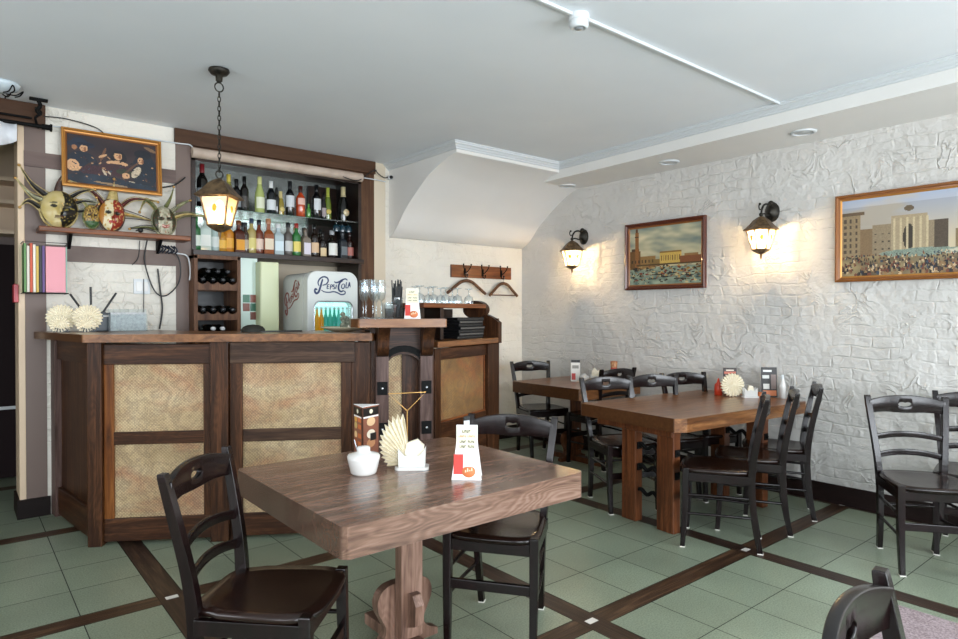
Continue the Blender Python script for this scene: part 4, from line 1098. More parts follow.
# ------------------------------------------------------------------ wine rack
t = thing('wine_rack', 'brown wooden wine rack with scalloped bottle rests behind the bar', 'wine rack', (1.585,B-.15,0))
rx0, rx1, ry0, ry1 = 1.392, 1.742, 5.08, B+.20
for nme, b_ in (('side_panel',(rx0,rx0+.028,ry0,ry1,.90,1.81)),('side_panel',(rx1-.028,rx1,ry0,ry1,.90,1.81)),('top_board',(rx0,rx1,ry0,ry1,1.782,1.812)),('back_panel',(rx0,rx1,ry1-.01,ry1,.9,1.80)),('bottom_board',(rx0,rx1,ry0,ry1,.90,.93))):
    obj(nme, MB().box(*b_), M['blk'] if nme == 'back_panel' else M['rackwood'], t, world=True, bevel=.003 if nme != 'back_panel' else 0)
def scallop(z):
    x0, x1 = rx0+.028, rx1-.028; n_ = 4; w_ = (x1-x0)/n_; top = []
    for i in range(n_):
        for k in range(9):
            a = k/8; top.append((x0+w_*(i+a), z+.065-.020*math.sin(PI*a)))
    return [(x0,z),(x1,z)] + top[::-1]
for z in (1.545,1.315,1.10):
    obj('bottle_rest', MB().prism(scallop(z), ry0+.004, ry0+.022, 'y'), M['rackwood'], t, world=True)
    obj('bottle_rest', MB().prism(scallop(z), ry1-.05, ry1-.03, 'y'), M['rackwood'], t, world=True)
wd = (rx1-rx0-.056)/4
def lying(x, z, ring, label):
    b_ = thing('wine_bottle', label, 'bottle', (x,ry0+.03,z), group='wine bottles lying in the rack', rot=(math.radians(90),0,0))
    # neck toward the room
    pr = [(.0005,-.22),(.030,-.22),(.033,-.20),(.033,-.05),(.025,-.03),(.014,.0),(.013,.045),(.0005,.045)]
    obj('glass_body', MB().lathe([(a,c) for a,c in pr], 18, cap=False), bmat('#0d0f0d'), b_)
    obj('capsule', MB().lathe([(.0145,.01),(.0145,.048),(.0005,.049)], 14), ring, b_)
    return b_
darkc = bmat('#2c2d30'); whc = bmat('#e4e4e4')
names = ['first','second','third','fourth']
for tier, zz, cols, nm in ((0,1.545+.081,(0,1,2,3),'top'),(1,1.315+.081,(0,1,2,3),'middle')):
    for i in cols:
        lying(rx0+.028+wd*(i+.5), zz, darkc, '%s dark capsule from the left in the %s tier of the wine rack' % (names[i], nm))
for i in range(3): lying(rx0+.028+wd*(i+1), 1.545+.081+.062, darkc, '%s bottle of the upper line stacked in the top tier of the wine rack' % names[i])
lying(1.53, 1.10+.15, whc, 'left one of two white capped bottles at the bottom of the wine rack')
lying(1.60, 1.10+.15, whc, 'right one of two white capped bottles at the bottom of the wine rack')

# tiled upstand and cabinet door between rack and fridge
mb = MB(); cols = {}
mb.box(1.76,1.92,B-.012,B+.0,.9,1.815)
t = tag(obj('tiled_panel', mb, flat('pale_aqua_tile','#cfe3d8',.25)), 'strip of pale tiles with green and brown squares right of the wine rack', 'tiled panel')
for (x0, z0), c in (((1.80,1.455),'#1e6a4a'),((1.86,1.455),'#7a3d28'),((1.80,1.385),'#7a3d28'),((1.86,1.385),'#1e5e42'),((1.86,1.315),'#6a3524')):
    obj('accent_tile', MB().box(x0,x0+.056,B-.015,B-.0121,z0,z0+.064), flat('accent_'+c.strip('#'),c,.3), t, bevel=.001)
t = thing('tall_cabinet', 'pale green narrow cabinet between the tiles and the fridge', 'cabinet', (1.97,5.1,.9))
obj('body', MB().box(1.905,2.06,5.11,B-.002,.90,1.785), flat('pale_green_paint','#c9cfa6',.35), t, world=True, bevel=.004)
obj('door_panel', MB().box(1.909,2.056,5.098,5.109,.91,1.78), flat('pale_green_door','#cdd3aa',.3), t, world=True, bevel=.003)

# ------------------------------------------------------------------ drinks fridge with lettering
FX0, FX1, FY0, FY1, FZ0, FZ1 = 2.135, 2.575, 4.72, 5.20, .90, 1.705
t = thing('drinks_fridge', 'white retro cola fridge with a lit window, behind the bar', 'fridge', ((FX0+FX1)/2,FY0,FZ0))
fw_ = FX1-FX0; mx = (FX0+FX1)/2
def rrect(x0, x1, z0, z1, r, rb=None, n=8):
    rb = r if rb is None else rb; pts = []
    for cx, cz, a0, q in ((x0+rb,z0+rb,PI,rb),(x1-rb,z0+rb,1.5*PI,rb),(x1-r,z1-r,0,r),(x0+r,z1-r,.5*PI,r)):
        for i in range(n+1):
            a = a0+PI/2*i/n; pts.append((cx+q*math.cos(a), cz+q*math.sin(a)))
    return pts
body = rrect(FX0, FX1, FZ0, FZ1-.01, .07, .01)
whitef = flat('fridge_enamel','#d5d8d4',.25,coat=.4)
obj('body', MB().prism(body, FY0+.09, FY1, 'y', smooth=False), whitef, t, world=True, bevel=.01)
# door: outer ring with window opening
outer = rrect(FX0, FX1, FZ0+.02, FZ1, .085, .02); wx0, wx1, wz0, wz1 = FX0+.055, FX1-.05, 1.05, 1.462
inner = rrect(wx0, wx1, wz0, wz1, .05, .04)
n_ = len(outer); mb = MB()
vs = [(a,FY0,b_) for a,b_ in outer]+[(a,FY0,b_) for a,b_ in inner]+[(a,FY0+.085,b_) for a,b_ in outer]+[(a,FY0+.085,b_) for a,b_ in inner]
fs = []
for i in range(n_):
    j = (i+1)%n_; fs += [(i,j,n_+j,n_+i),(2*n_+i,3*n_+i,3*n_+j,2*n_+j),(i,2*n_+i,2*n_+j,j),(n_+i,n_+j,3*n_+j,3*n_+i)]
mb.add(vs, fs, False)
dr = obj('door', mb, whitef, t, world=True, bevel=.008)
mb = MB().tube([(a,FY0-.002,b_) for a,b_ in inner+[inner[0]]], .006, 8)
obj('chrome_trim', mb, M['steel'], dr, world=True)
mb = MB().box(FX0-.003,FX0+.004,FY0+.10,FY1-.01,FZ0,1.17)
obj('lower_side_panel', mb, flat('grey_blue_panel','#8a97a8',.35,.3), t, world=True)
obj('window_glass', MB().box(wx0+.005,wx1-.005,FY0+.03,FY0+.036,wz0+.005,wz1-.005), M['clear'], t, world=True)
obj('lit_interior', MB().box(wx0-.01,wx1+.01,FY0+.083,FY0+.088,wz0-.01,wz1+.01), flat('lit_liner','#d5f5ec',.5,emis='#bff5e6',es=.8), t, world=True)
fcols = ['#e8a020','#e09a1c','#3fae94','#4fb79c','#38a58c','#59bfa8','#d9f2ea','#d5efe8']
for i, c in enumerate(fcols):
    x = wx0+.052+i*(wx1-wx0-.07)/7
    b_ = thing('drink_bottle', ('%s of two orange drink bottles inside the lit fridge' % ('left','right')[i]) if i < 2 else ('%s of four teal bottles from the left inside the lit fridge' % names[i-2]) if i < 6 else ('%s pale bottle at the right end inside the lit fridge' % ('outermost','inner')[i == 6]), 'bottle', (x,FY0+.060,1.215), group='drinks in the fridge')
    obj('glass_body', MB().lathe([(.001,0),(.018,0),(.019,.01),(.019,.11),(.009,.15),(.008,.19),(.001,.19)], 14), flat('drink_'+c.strip('#')+str(i),c,.15,emis=c,es=.25), b_)
    obj('cap', MB().lathe([(.0095,.185),(.0095,.2),(.001,.201)], 12), bmat('#d8dcd8'), b_)
obj('inner_shelf', MB().box(wx0,wx1,FY0+.04,FY0+.082,1.205,1.213), M['steel'], t, world=True)
# script lettering drawn as brush strokes
def script(strokes, scale, M4, th=.0012, name='lettering', mat=None, parent=None, wmul=1.0):
    mb = MB()
    for w_, pts in strokes:
        c = catmull([(p[0],p[1]) for p in pts], 6); n_ = len(c); L_ = []; R_ = []
        for i, p in enumerate(c):
            a = c[max(i-1,0)]; b_ = c[min(i+1,n_-1)]
            dx, dy = b_[0]-a[0], b_[1]-a[1]; l = math.hypot(dx,dy) or 1; nx, ny = -dy/l, dx/l
            ww = w_*wmul*.5*(.45+.55*math.sin(PI*min(1,max(0,(i+.6)/(n_+.2))))**.5)
            L_.append((p[0]+nx*ww, p[1]+ny*ww)); R_.append((p[0]-nx*ww, p[1]-ny*ww))
        vs = []
        for l_, r_ in zip(L_, R_):
            for q in (l_, r_):
                for y in (0, -th):
                    v = M4 @ Vector((q[0]*scale, y, q[1]*scale)); vs.append(tuple(v))
        fs = []
        for i in range(n_-1):
            a = i*4; b_ = a+4; fs += [(a+1,b_+1,b_+3,a+3),(a,a+2,b_+2,b_),(a,b_,b_+1,a+1),(a+2,a+3,b_+3,b_+2)]
        mb.add(vs, fs, False)
    return obj(name, mb, mat, parent, world=True)
PC = [
 (.055,[(.075,.10),(.02,.13),(.0,.06),(.05,.0),(.12,.05),(.17,.18),(.22,.34),(.25,.42)]),
 (.040,[(.13,.22),(.10,.32),(.16,.43),(.28,.49),(.39,.46),(.42,.37),(.36,.28),(.24,.24)]),
 (.026,[(.38,.14),(.40,.27)]),(.022,[(.40,.26),(.46,.27)]),(.020,[(.39,.205),(.44,.21)]),(.022,[(.38,.145),(.44,.15)]),
 (.026,[(.48,.12),(.505,.27)]),(.022,[(.50,.26),(.55,.26),(.55,.21),(.50,.20)]),
 (.026,[(.64,.25),(.59,.265),(.585,.22),(.625,.19),(.615,.145),(.56,.15)]),
 (.028,[(.66,.14),(.685,.27)]),
 (.040,[(0.615,.36),(0.675,.33),(0.775,.36),(0.875,.42),(0.985,.45),(1.045,.41)]),
 (.050,[(0.895,.40),(0.805,.34),(0.755,.23),(0.765,.12),(0.835,.07),(0.915,.10)]),
 (.034,[(.20,.10),(.30,.05),(.45,.04),(.60,.06),(.72,.03),(.84,-.02),(.95,.0),(.97,.06),(.92,.09),(.86,.07)]),
 (.028,[(0.915,.30),(0.865,.27),(0.855,.19),(0.895,.16),(0.945,.20),(0.945,.28),(0.905,.30)]),
 (.028,[(1.015,.36),(0.990,.18)]),(.022,[(0.990,.175),(1.040,.19)]),
 (.028,[(1.055,.17),(1.115,.36)]),(.028,[(1.115,.36),(1.140,.20)]),(.018,[(1.075,.25),(1.130,.26)]),
]
navyp = flat('navy_lettering','#1c2f5c',.4); redp = flat('rust_lettering','#8f4a3e',.4)
script(PC, .272, Matrix.Translation((FX0+.06,FY0-.0015,1.525)), mat=navyp, parent=dr, wmul=1.15)
script(PC, .31, Matrix.Translation((FX0-.002,FY1-.07,1.35)) @ Matrix.Rotation(-PI/2,4,'Z') @ Matrix.Rotation(math.radians(-32),4,'Y'), mat=redp, parent=t, wmul=1.1)

# ------------------------------------------------------------------ mask shelf
ms = thing('mask_shelf', 'red brown wall shelf carrying the carnival masks', 'shelf', (.90,B-.10,1.93))
obj('board', MB().box(.425,1.36,B-.19,B-.005,1.905,1.94), M['shelfwood'], ms, world=True, bevel=.006)
for x in (.60,1.16): obj('bracket', MB().prism([(B-.13,1.904),(B-.006,1.904),(B-.006,1.80),(B-.03,1.82)], x, x+.02, 'x'), M['iron'], ms, world=True)
def face_mesh(w, h, paint, smile=0.0):
    """carnival face looking to -Y; centre at origin"""
    nu, nv = 46, 56; vs = []; cols = []
    def g(x, z, cx, cz, sx1, sz1): return math.exp(-((x-cx)/sx1)**2-((z-cz)/sz1)**2)
    for j in range(nv+1):
        v = j/nv; z = 2*v-1
        wid = math.sqrt(max(0,1-z*z)) * (1.0 if z > 0 else (1-.18*z*z))
        for i in range(nu+1):
            u = 2*i/nu-1; x = u*wid
            d_ = .62*math.sqrt(max(0, 1-(x*x*.92+z*z*.92)))
            X_, Z_ = x, z
            d_ += .30*g(X_,Z_,0,-.16,.11,.14)+.17*g(X_,Z_,0,.06,.08,.20)          # nose
            d_ += .05*g(X_,Z_,-.36,-.22,.2,.2)+.05*g(X_,Z_,.36,-.22,.2,.2)         # cheeks
            d_ -= .13*g(X_,Z_,-.34,.10,.17,.09)+.13*g(X_,Z_,.34,.10,.17,.09)       # sockets
            d_ += .06*g(X_,Z_,-.34,.27,.24,.06)+.06*g(X_,Z_,.34,.27,.24,.06)       # brows
            lz_ = -.48+smile*abs(x)*.5
            d_ += .10*g(X_,Z_,0,lz_+.035,.20+smile*.1,.035)+.11*g(X_,Z_,0,lz_-.05,.17+smile*.1,.04)-.05*g(X_,Z_,0,lz_-.005,.2,.015)
            d_ += .07*g(X_,Z_,0,-.78,.16,.12)
            vs.append((x*w/2, -d_*w/2, z*h/2)); cols.append(paint(x, z, lz_))
    fs = [(j*(nu+1)+i, j*(nu+1)+i+1, (j+1)*(nu+1)+i+1, (j+1)*(nu+1)+i) for j in range(nv) for i in range(nu)]
    return vs, fs, cols
def face_obj(parent, w, h, paint, smile, M4):
    vs, fs, cols = face_mesh(w, h, paint, smile)
    me = bpy.data.meshes.new('face'); me.from_pydata(vs, [], fs); me.materials.append(M['vcg'])
    at = me.color_attributes.new('paint','FLOAT_COLOR','POINT')
    buf = []
    for c in cols: buf += [c[0],c[1],c[2],1]
    at.data.foreach_set('color', buf); me.polygons.foreach_set('use_smooth',[True]*len(fs))
    o = bpy.data.objects.new('face', me); COL.objects.link(o); o.parent = parent; o.matrix_local = M4
    s = o.modifiers.new('sol','SOLIDIFY'); s.thickness = .003; s.offset = 1
    return o
M['vcg'] = vcol('painted_mask', .28)
def eyeat(x, z, cx): return ((abs(x)-cx)/.20)**2+((z-.09)/.10)**2
gold_, blk_, red_, crm_, grn_ = C3('#b8a25a'), C3('#16130f'), C3('#7d2418'), C3('#d6c8a2'), C3('#5b6a34')
def p_sun(x, z, lz):
    dark = x > .12+.10*math.sin(z*4)
    c = blk_ if dark else mixc(gold_, crm_, .3+.4*nz(x,z,3))
    if eyeat(x,z,.34) < 1: c = C3('#2a2a22') if not dark else C3('#4a4536')
    if abs(z-(.27-.3*(abs(x)-.3)**2)) < .02 and .14 < abs(x) < .56: c = C3('#4b4526')
    if x*x < .06 and abs(z-lz) < .075: c = C3('#6f5a2e') if not dark else C3('#3d1c16')
    if dark and nz(x,z,9) > .32: c = C3('#8d7c3c')
    return c
def p_red(x, z, lz):
    right = x > .05*math.sin(z*7)
    c = C3('#8b2a1a') if right else crm_
    if right and nz(x,z,6,2) > .22: c = C3('#c6a46a')
    if not right and nz(x,z,5,4) > .30: c = C3('#b98f3e')
    if x < -.62: c = C3('#a9702c')
    if eyeat(x,z,.34) < 1: c = C3('#22201c')
    elif eyeat(x,z,.34) < 1.7: c = C3('#5a5436')
    if x*x < .05 and abs(z-lz) < .085: c = C3('#a3302a')
    return c
def p_jest(x, z, lz):
    c = mixc(C3('#c9c4ae'), C3('#8d8a70'), .5+nz(x,z,4))
    if abs(x) > .58 or (z > .05 and abs(x) > .44): c = C3('#3a3a24')
    if eyeat(x,z,.34) < 2.2: c = C3('#4a4632')
    if abs(z-(.10+.06-.9*(abs(x)-.34)**2)) < .03 and abs(abs(x)-.34) < .17: c = blk_
    if x*x < .10 and abs(z-lz) < .09: c = C3('#a23a2c')
    if abs(z-lz) < .02 and x*x < .08: c = C3('#e8e0d0')
    if nz(x,z,10,7) > .42: c = C3('#7d3a26')
    return c
def p_small(x, z, lz):
    c = mixc(C3('#b99a52'), C3('#5a3a22'), .5+1.2*nz(x,z,6,9))
    if eyeat(x,z,.34) < 1.3: c = blk_
    if z < -.45: c = C3('#3c5a34')
    return c
fabd = {k: noisy('mask_fabric_'+k, a, b_, 40, .45) for k, a, b_ in (('green','#4c5229','#7c7e4a'),('black','#0d0c0a','#26221a'),('red','#3c1310','#6b2a1c'),('gold','#9a8448','#c9b47c'),('grey','#6c6c52','#a7a585'),('brown','#2c1a12','#4b2e20'))}
def horn(parent, pts, r0, mats, name='collar_point', bell=True):
    c = catmull(pts, 5); n_ = len(c)
    rs = [max(r0*(1-(i/(n_-1))**1.25), .004) for i in range(n_)]
    o = obj(name, MB().tube(c, r0, 10, rs=rs, flat=.45), fabd[mats[0]], parent)
    mb = MB().tube([(p[0],p[1]-.002,p[2]+r_*.95) for p, r_ in zip(c, rs)], .003, 6).tube([(p[0],p[1]-.002,p[2]-r_*.95) for p, r_ in zip(c, rs)], .003, 6)
    obj('braid_edge', mb, fabd[mats[1]], o)
    if bell:
        p = c[-1]; obj('bell', MB().sphere((p[0],p[1],p[2]-.004), .010, 10, 6), M['gold'], o)
def mask(label, x, z, w, h, paint, smile, tilt, horns, headband=None):
    t = thing('carnival_mask', label, 'mask', (x, B-.10, z), group='carnival masks on the wall shelf', rot=(math.radians(-6), math.radians(tilt), 0))
    face_obj(t, w, h, paint, smile, Matrix.Identity(4))
    rim = [(w*.515*math.cos(a), .002, h*.515*math.sin(a)) for a in [2*PI*i/36 for i in range(37)]]
    obj('face_rim', MB().tube(rim, .008, 6), fabd[headband or 'gold'], t)
    for hp, r0, m_ in horns: horn(t, hp, r0, m_)
    return t
mask('round carnival mask, half gold and half black, with curling dark points', .545, 2.062, .205, .245, p_sun, 0, 4, [
  ([(-.06,.01,.08),(-.16,.0,.15),(-.235,-.02,.26)], .032, ('black','gold')),
  ([(-.09,.01,.05),(-.17,-.01,.08),(-.25,-.02,.17)], .030, ('grey','gold')),
  ([(-.09,.01,-.01),(-.17,-.01,.03),(-.215,-.02,-.02)], .026, ('black','gold')),
  ([(-.01,.01,.10),(-.005,.0,.19),(.01,-.01,.25)], .030, ('brown','gold')),
  ([(.05,.01,.09),(.12,.0,.15),(.20,-.02,.18)], .028, ('black','gold')),
  ([(.08,.01,.06),(.15,.0,.09),(.23,-.01,.085)], .024, ('black','grey')),
  ([(.09,.01,.0),(.15,.0,.02),(.20,-.01,.0)], .020, ('black','grey'))], 'gold')
mask('cream and red carnival mask with long curved jester horns, middle of the shelf', .855, 2.055, .155, .225, p_red, 0, 6, [
  ([(-.05,.01,.07),(-.13,.01,.15),(-.27,.0,.19)], .034, ('red','gold')),
  ([(-.0,.01,.10),(.0,.01,.18),(-.005,.0,.27)], .042, ('gold','red')),
  ([(.05,.01,.07),(.13,.0,.15),(.29,-.0,.165)], .030, ('red','gold')),
  ([(.07,.01,.03),(.16,.0,.025),(.27,-.0,.015)], .034, ('gold','brown'))], 'brown')
mask('small dark patterned mask between the sun mask and the cream and red one', .735, 2.035, .095, .155, p_small, 0, 0, [
  ([(-.02,.005,.06),(-.05,.0,.10),(-.09,-.01,.11)], .016, ('green','gold')),
  ([(.02,.005,.06),(.04,.0,.10),(.03,-.01,.14)], .016, ('red','gold'))], 'green')
mask('smiling jester mask with green mottled points at the right end of the shelf', 1.195, 2.045, .155, .205, p_jest, .5, -2, [
  ([(-.04,.01,.08),(-.11,.0,.15),(-.16,-.01,.06)], .030, ('green','gold')),
  ([(.01,.01,.09),(.06,.01,.18),(.085,.0,.27)], .030, ('green','grey')),
  ([(.05,.01,.07),(.12,.0,.13),(.19,-.02,.17)], .022, ('grey','green')),
  ([(.07,.01,.03),(.17,-.02,.06),(.33,-.05,.035)], .030, ('gold','green')),
  ([(-.05,.01,-.06),(-.14,-.03,-.055),(-.24,-.05,-.075)], .022, ('green','black'))], 'grey')
t = thing('figurine', 'tiny black and white bird figurine on the mask shelf', 'figurine', (1.035,B-.12,1.94))
obj('bird_body', MB().sphere((0,0,.028),.018,12,8,(1,.8,1.2)).tube([(-.03,0,.02),(.0,0,.03),(.028,0,.05)],.006,6), M['blk'], t)
obj('bird_head', MB().sphere((.004,-.002,.055),.012,10,6), M['white'], t)

# ------------------------------------------------------------------ things on the left wall and counter
gf = 'folders in the wall rack'
for i, (c, lab, hgt) in enumerate((('#5f8a4c','green folder at the left end of the wall rack',.315),('#d8cfc0','cream folder next to the green one in the wall rack',.30),('#c8502c','orange red folder in the wall rack',.318),('#e6dfd0','off white folder right of the orange red one',.31),('#c9a94c','mustard folder in the wall rack',.30),('#1f1c22','black folder with a white comb binding in the wall rack',.305),('#5a3f78','purple folder behind the pink one',.305))):
    x = .352+i*.0165
    t = thing('folder', lab, 'folder', (x,B-.17,1.506), group=gf)
    obj('cover', MB().box(-.007,.007,-.0,.16,0,hgt), flat('folder_'+c.strip('#'),c,.5), t, bevel=.001)
    obj('pages', MB().box(-.005,.005,.004,.157,.004,hgt-.004), M['paper'], t)
t = thing('folder', 'large pink folder facing the room at the right end of the wall rack', 'folder', (.515,B-.16,1.506), group=gf)
obj('cover', MB().box(-.052,.058,-.012,.0,0,.302), flat('folder_pink','#e39aa4',.55), t, bevel=.002)
obj('edge_band', MB().box(.059,.066,-.014,.002,0,.304), flat('folder_teal','#8fb0a0',.5), t)
t = thing('folder_rack', 'thin black wire rack on the wall under the mask shelf', 'rack', (.45,B-.02,1.5))
obj('base_wire', MB().tube([(-.11,.015,0),(-.11,-.19,0),(.135,-.19,0),(.135,.015,0)], .003, 6).tube([(-.11,-.08,0),(.135,-.08,0)], .003, 6), M['iron'], t)
obj('front_wire', MB().tube([(-.11,-.19,0),(-.11,-.19,.33),(.135,-.19,.33) ,(.135,.015,.33)], .0025, 6).tube([(-.11,-.19,.33),(-.11,.015,.33)], .0025, 6), M['iron'], t)
tag(obj('red_card_box', MB().box(.30,.327,B-.02,B+.10,1.44,1.56), flat('red_plastic','#b02a35',.35), bevel=.004), 'small red plastic box on the door jamb', 'box')
t = thing('wall_socket', 'white square wall plate above the counter', 'socket', (1.065,B,1.565))
obj('plate', MB().box(-.055,.055,-.012,-.001,-.055,.055), M['wplast'], t, bevel=.003)
obj('switch_rocker', MB().box(-.04,.0,-.016,-.012,-.035,.035).box(.004,.04,-.016,-.012,-.035,.035), M['white'], t, bevel=.002)
# pleated napkin fans, router, paper holder on the counter
def fan_mesh(r, n_, y0=0.0, th=.004, lean=0.0):
    mb = MB(); vs = [(0,-th,0),(0,th,0)]
    for k in range(n_*2):
        a = 2*PI*k/(n_*2); rr = r*(1 if k % 2 == 0 else .86); zz = (.010 if k % 2 == 0 else -.006)
        vs.append((rr*math.cos(a), -th+zz-.012, rr*math.sin(a))); vs.append((rr*math.cos(a), th+zz, rr*math.sin(a)))
    fs = []
    m_ = n_*2
    for k in range(m_):
        a = 2+2*k; b_ = 2+2*((k+1)%m_); fs += [(0,a,b_),(1,b_+1,a+1),(a,a+1,b_+1,b_)]
    return mb.add(vs, fs, False)
def holder(t, mat=None):
    mat = mat or M['white']
    f = [(-.048,.006),(.048,.006),(.050,.078),(.026,.050),(.0,.058),(-.026,.050),(-.050,.078)]
    obj('holder_front', MB().prism(f, -.022, -.016, 'y'), mat, t, bevel=.002)
    obj('holder_back', MB().prism(f, .016, .022, 'y'), mat, t, bevel=.002)
    obj('holder_foot', MB().prism(rrect(-.062,.062,-.034,.034,.02), 0, .010, 'z'), mat, t, bevel=.003)
CT = 1.246
for (x, y), lab in (((.535,4.93),'left round fan of cream napkins on the bar counter'),((.672,4.87),'right round fan of cream napkins on the bar counter, in front of the router')):
    t = thing('napkin_fan', lab, 'napkins', (x,y,CT), math.radians(-8), 'cream napkin fans')
    obj('napkins', (lambda m_: m_)(fan_mesh(.090, 24)), M['napk'], t, loc=(0,-.006,.092), rot=(math.radians(-8),0,0))
    obj('inner_napkins', fan_mesh(.060, 17), M['napk'], t, loc=(-.01,-.030,.052), rot=(math.radians(-6),0,0))
    obj('holder', MB().prism([(-.04,0),(.04,0),(.03,.03),(.0,.02),(-.03,.03)], -.045, -.040, 'y').box(-.045,.045,-.05,.04,0,.006), M['blk'], t)
t = thing('wifi_router', 'dark router with three black aerials on the counter behind the napkins', 'router', (.775,4.98,CT))
obj('body', MB().box(-.075,.045,-.02,.02,0,.125), flat('router_grey','#39424a',.4), t, bevel=.006)
obj('label_strip', MB().box(.0,.035,-.0215,-.02,.098,.108), M['paper'], t)
for x0, x1, z1 in ((-.11,-.185,.25),(-.065,-.067,.30),(-.0,.085,.262)): obj('aerial', MB().tube([(x0,.01,.12 if x0 == 0 else .13),(x1,.012,z1)], .007, 8), M['blk'], t)
obj('aerial_hinge', MB().box(-.12,.02,.0,.02,.118,.134), M['blk'], t, bevel=.003)
t = thing('paper_holder', 'clear acrylic stand full of white printed sheets on the counter', 'paper holder', (.915,4.90,CT), math.radians(-6))
obj('sheets', MB().box(-.105,.105,-.02,.02,.004,.128), noisy('printed_sheets','#a4a6a8','#c6c7c8',55,.8), t)
obj('acrylic_stand', MB().box(-.115,.115,-.030,-.027,0,.115).box(-.115,.115,.025,.028,0,.150).box(-.118,.118,-.03,.028,0,.003), glassy('acrylic','#f0f4f4',.02,.35), t)
t = thing('serving_plate', 'shallow pale plate with a folded napkin and small bowl on the bar', 'plate', (2.04,3.93,CT))
obj('rim', MB().lathe([(.001,.002),(.08,.002),(.13,.018),(.155,.028),(.157,.031),(.128,.024),(.08,.007),(.001,.007)], 36), M['cpaper'], t)
sc_ = thing('stone_figurine', 'rough grey green figurine standing on the pale plate on the bar', 'figurine', (2.05,3.93,CT+.007))
mb = MB(); mb.sphere((0,0,.03),.036,14,9,(1.1,.8,.85)); mb.sphere((-.005,0,.075),.028,12,8,(1.2,.8,.9)); mb.sphere((-.02,0,.108),.018,10,7,(1.1,.8,.9)); mb.sphere((.018,0,.055),.022,10,7)
obj('figure', mb, noisy('grey_green_stone','#3b4338','#8a8d7c',60,.7,.4), sc_)
mb = MB().sphere((.02,-.02,.022),.020,10,7)
obj('white_base', mb, M['white'], sc_)
t = tag(obj('dark_cap', MB().lathe([(.075,0),(.074,.018),(.060,.036),(.035,.046),(.001,.050)], 24), flat('olive_black','#1d1c15',.7), loc=(1.49,4.12,CT)), 'rounded dark cap lying on the bar counter under the wine rack', 'cap')
tag(obj('bar_mat', MB().prism(rrect(1.50,1.80,4.05,4.16,.02), CT, CT+.008, 'z'), M['blk']), 'thin black rubber mat on the bar counter', 'mat')
tag(obj('bar_tray', MB().prism(rrect(2.10,2.30,3.62,3.78,.03), CT, CT+.012, 'z'), M['blk'], bevel=.003), 'black tray on the bar beside the raised top', 'tray')

# cables on the wall
def cable(pts, r, label, mat=None, name='cable'):
    tag(obj(name, MB().tube(catmull(pts,8), r, 6), mat or M['blk']), label, 'cable')
cable([(.47,B-.04,2.69),(.60,B-.03,2.70),(.78,B-.03,2.67),(.86,B-.02,2.60)], .004, 'black cable sagging from the door header to the picture')
cable([(.50,B-.01,2.64),(.9,B-.01,2.655),(1.30,B-.035,2.652),(1.40,B-.04,2.65),(1.42,B-.04,2.60)], .005, 'white cable running along the wall above the picture', M['wplast'])
cable([(1.18,B-.03,2.30),(1.28,B-.05,2.33),(1.36,B-.04,2.40)], .006, 'short black cable right of the picture')
cable([(1.10,B-.03,1.92),(1.08,B-.03,1.75),(1.14,B-.04,1.54),(1.22,B-.04,1.50),(1.31,B-.04,1.60),(1.32,B-.04,1.75),(1.27,B-.05,1.84),(1.2,B-.05,1.87)], .005, 'black cable looping below the jester mask')
cable([(1.17,B-.02,1.70),(1.185,B-.02,1.55),(1.20,B-.02,1.40),(1.18,B-.02,1.25)], .006, 'thick black cable dropping from the loop to the counter')
cable([(1.075,B-.02,1.62),(1.075,B-.02,1.5),(1.07,B-.02,1.25)], .003, 'thin black cable below the white wall plate')
cable([(1.05,B-.02,1.90),(1.04,B-.02,1.78),(1.0,B-.025,1.72)], .003, 'thin dark cable hanging under the mask shelf')
cable([(1.24,B-.045,1.83),(1.30,B-.05,1.82),(1.37,B-.05,1.80),(1.39,B-.05,1.70),(1.385,B-.05,1.62)], .006, 'white cable bundle beside the niche frame', M['wplast'])
mb = MB(); 
for k in range(6): 
    a = random.random()*6; mb.tube(catmull([(1.17+.02*k,B-.07,1.87),(1.19+.02*k,B-.09,1.84+.01*math.sin(a)),(1.17+.022*k,B-.06,1.815)],4), .006, 5)
tag(obj('cable_bundle', mb, flat('blue_black','#1b2230',.3)), 'tangle of dark cables under the jester mask', 'cables')
cable([(2.60,B-.06,2.60),(2.8,B-.07,2.56),(2.95,B-.05,2.66),(3.02,B-.045,2.69)], .005, 'black cable sagging across the pelmet to the small camera')
cable([(3.0,B-.04,2.70),(3.04,B-.05,2.655),(3.10,B-.05,2.63),(3.14,B-.05,2.64)], .005, 'black cable curling to the small camera by the niche')
cable([(2.75,B-.05,2.60),(3.0,B-.045,2.60),(3.13,B-.02,2.60)], .005, 'white cable under the small camera', M['wplast'])
t = thing('security_camera', 'tiny black and white camera beside the bottle niche', 'camera', (3.155,B-.02,2.635))
obj('camera_body', MB().box(-.018,.018,-.055,-.02,-.016,.02), M['wplast'], t, bevel=.003)
mb = MB(); mb.m = Matrix.Translation((0,-.055,.002)) @ Matrix.Rotation(PI/2,4,'X'); mb.lathe([(.016,0),(.016,.012),(.010,.014),(.001,.010)], 16)
obj('lens', mb, M['blk'], t)
obj('bracket', MB().tube([(0,-.02,0),(0,0,.0)], .006, 6), M['wplast'], t)

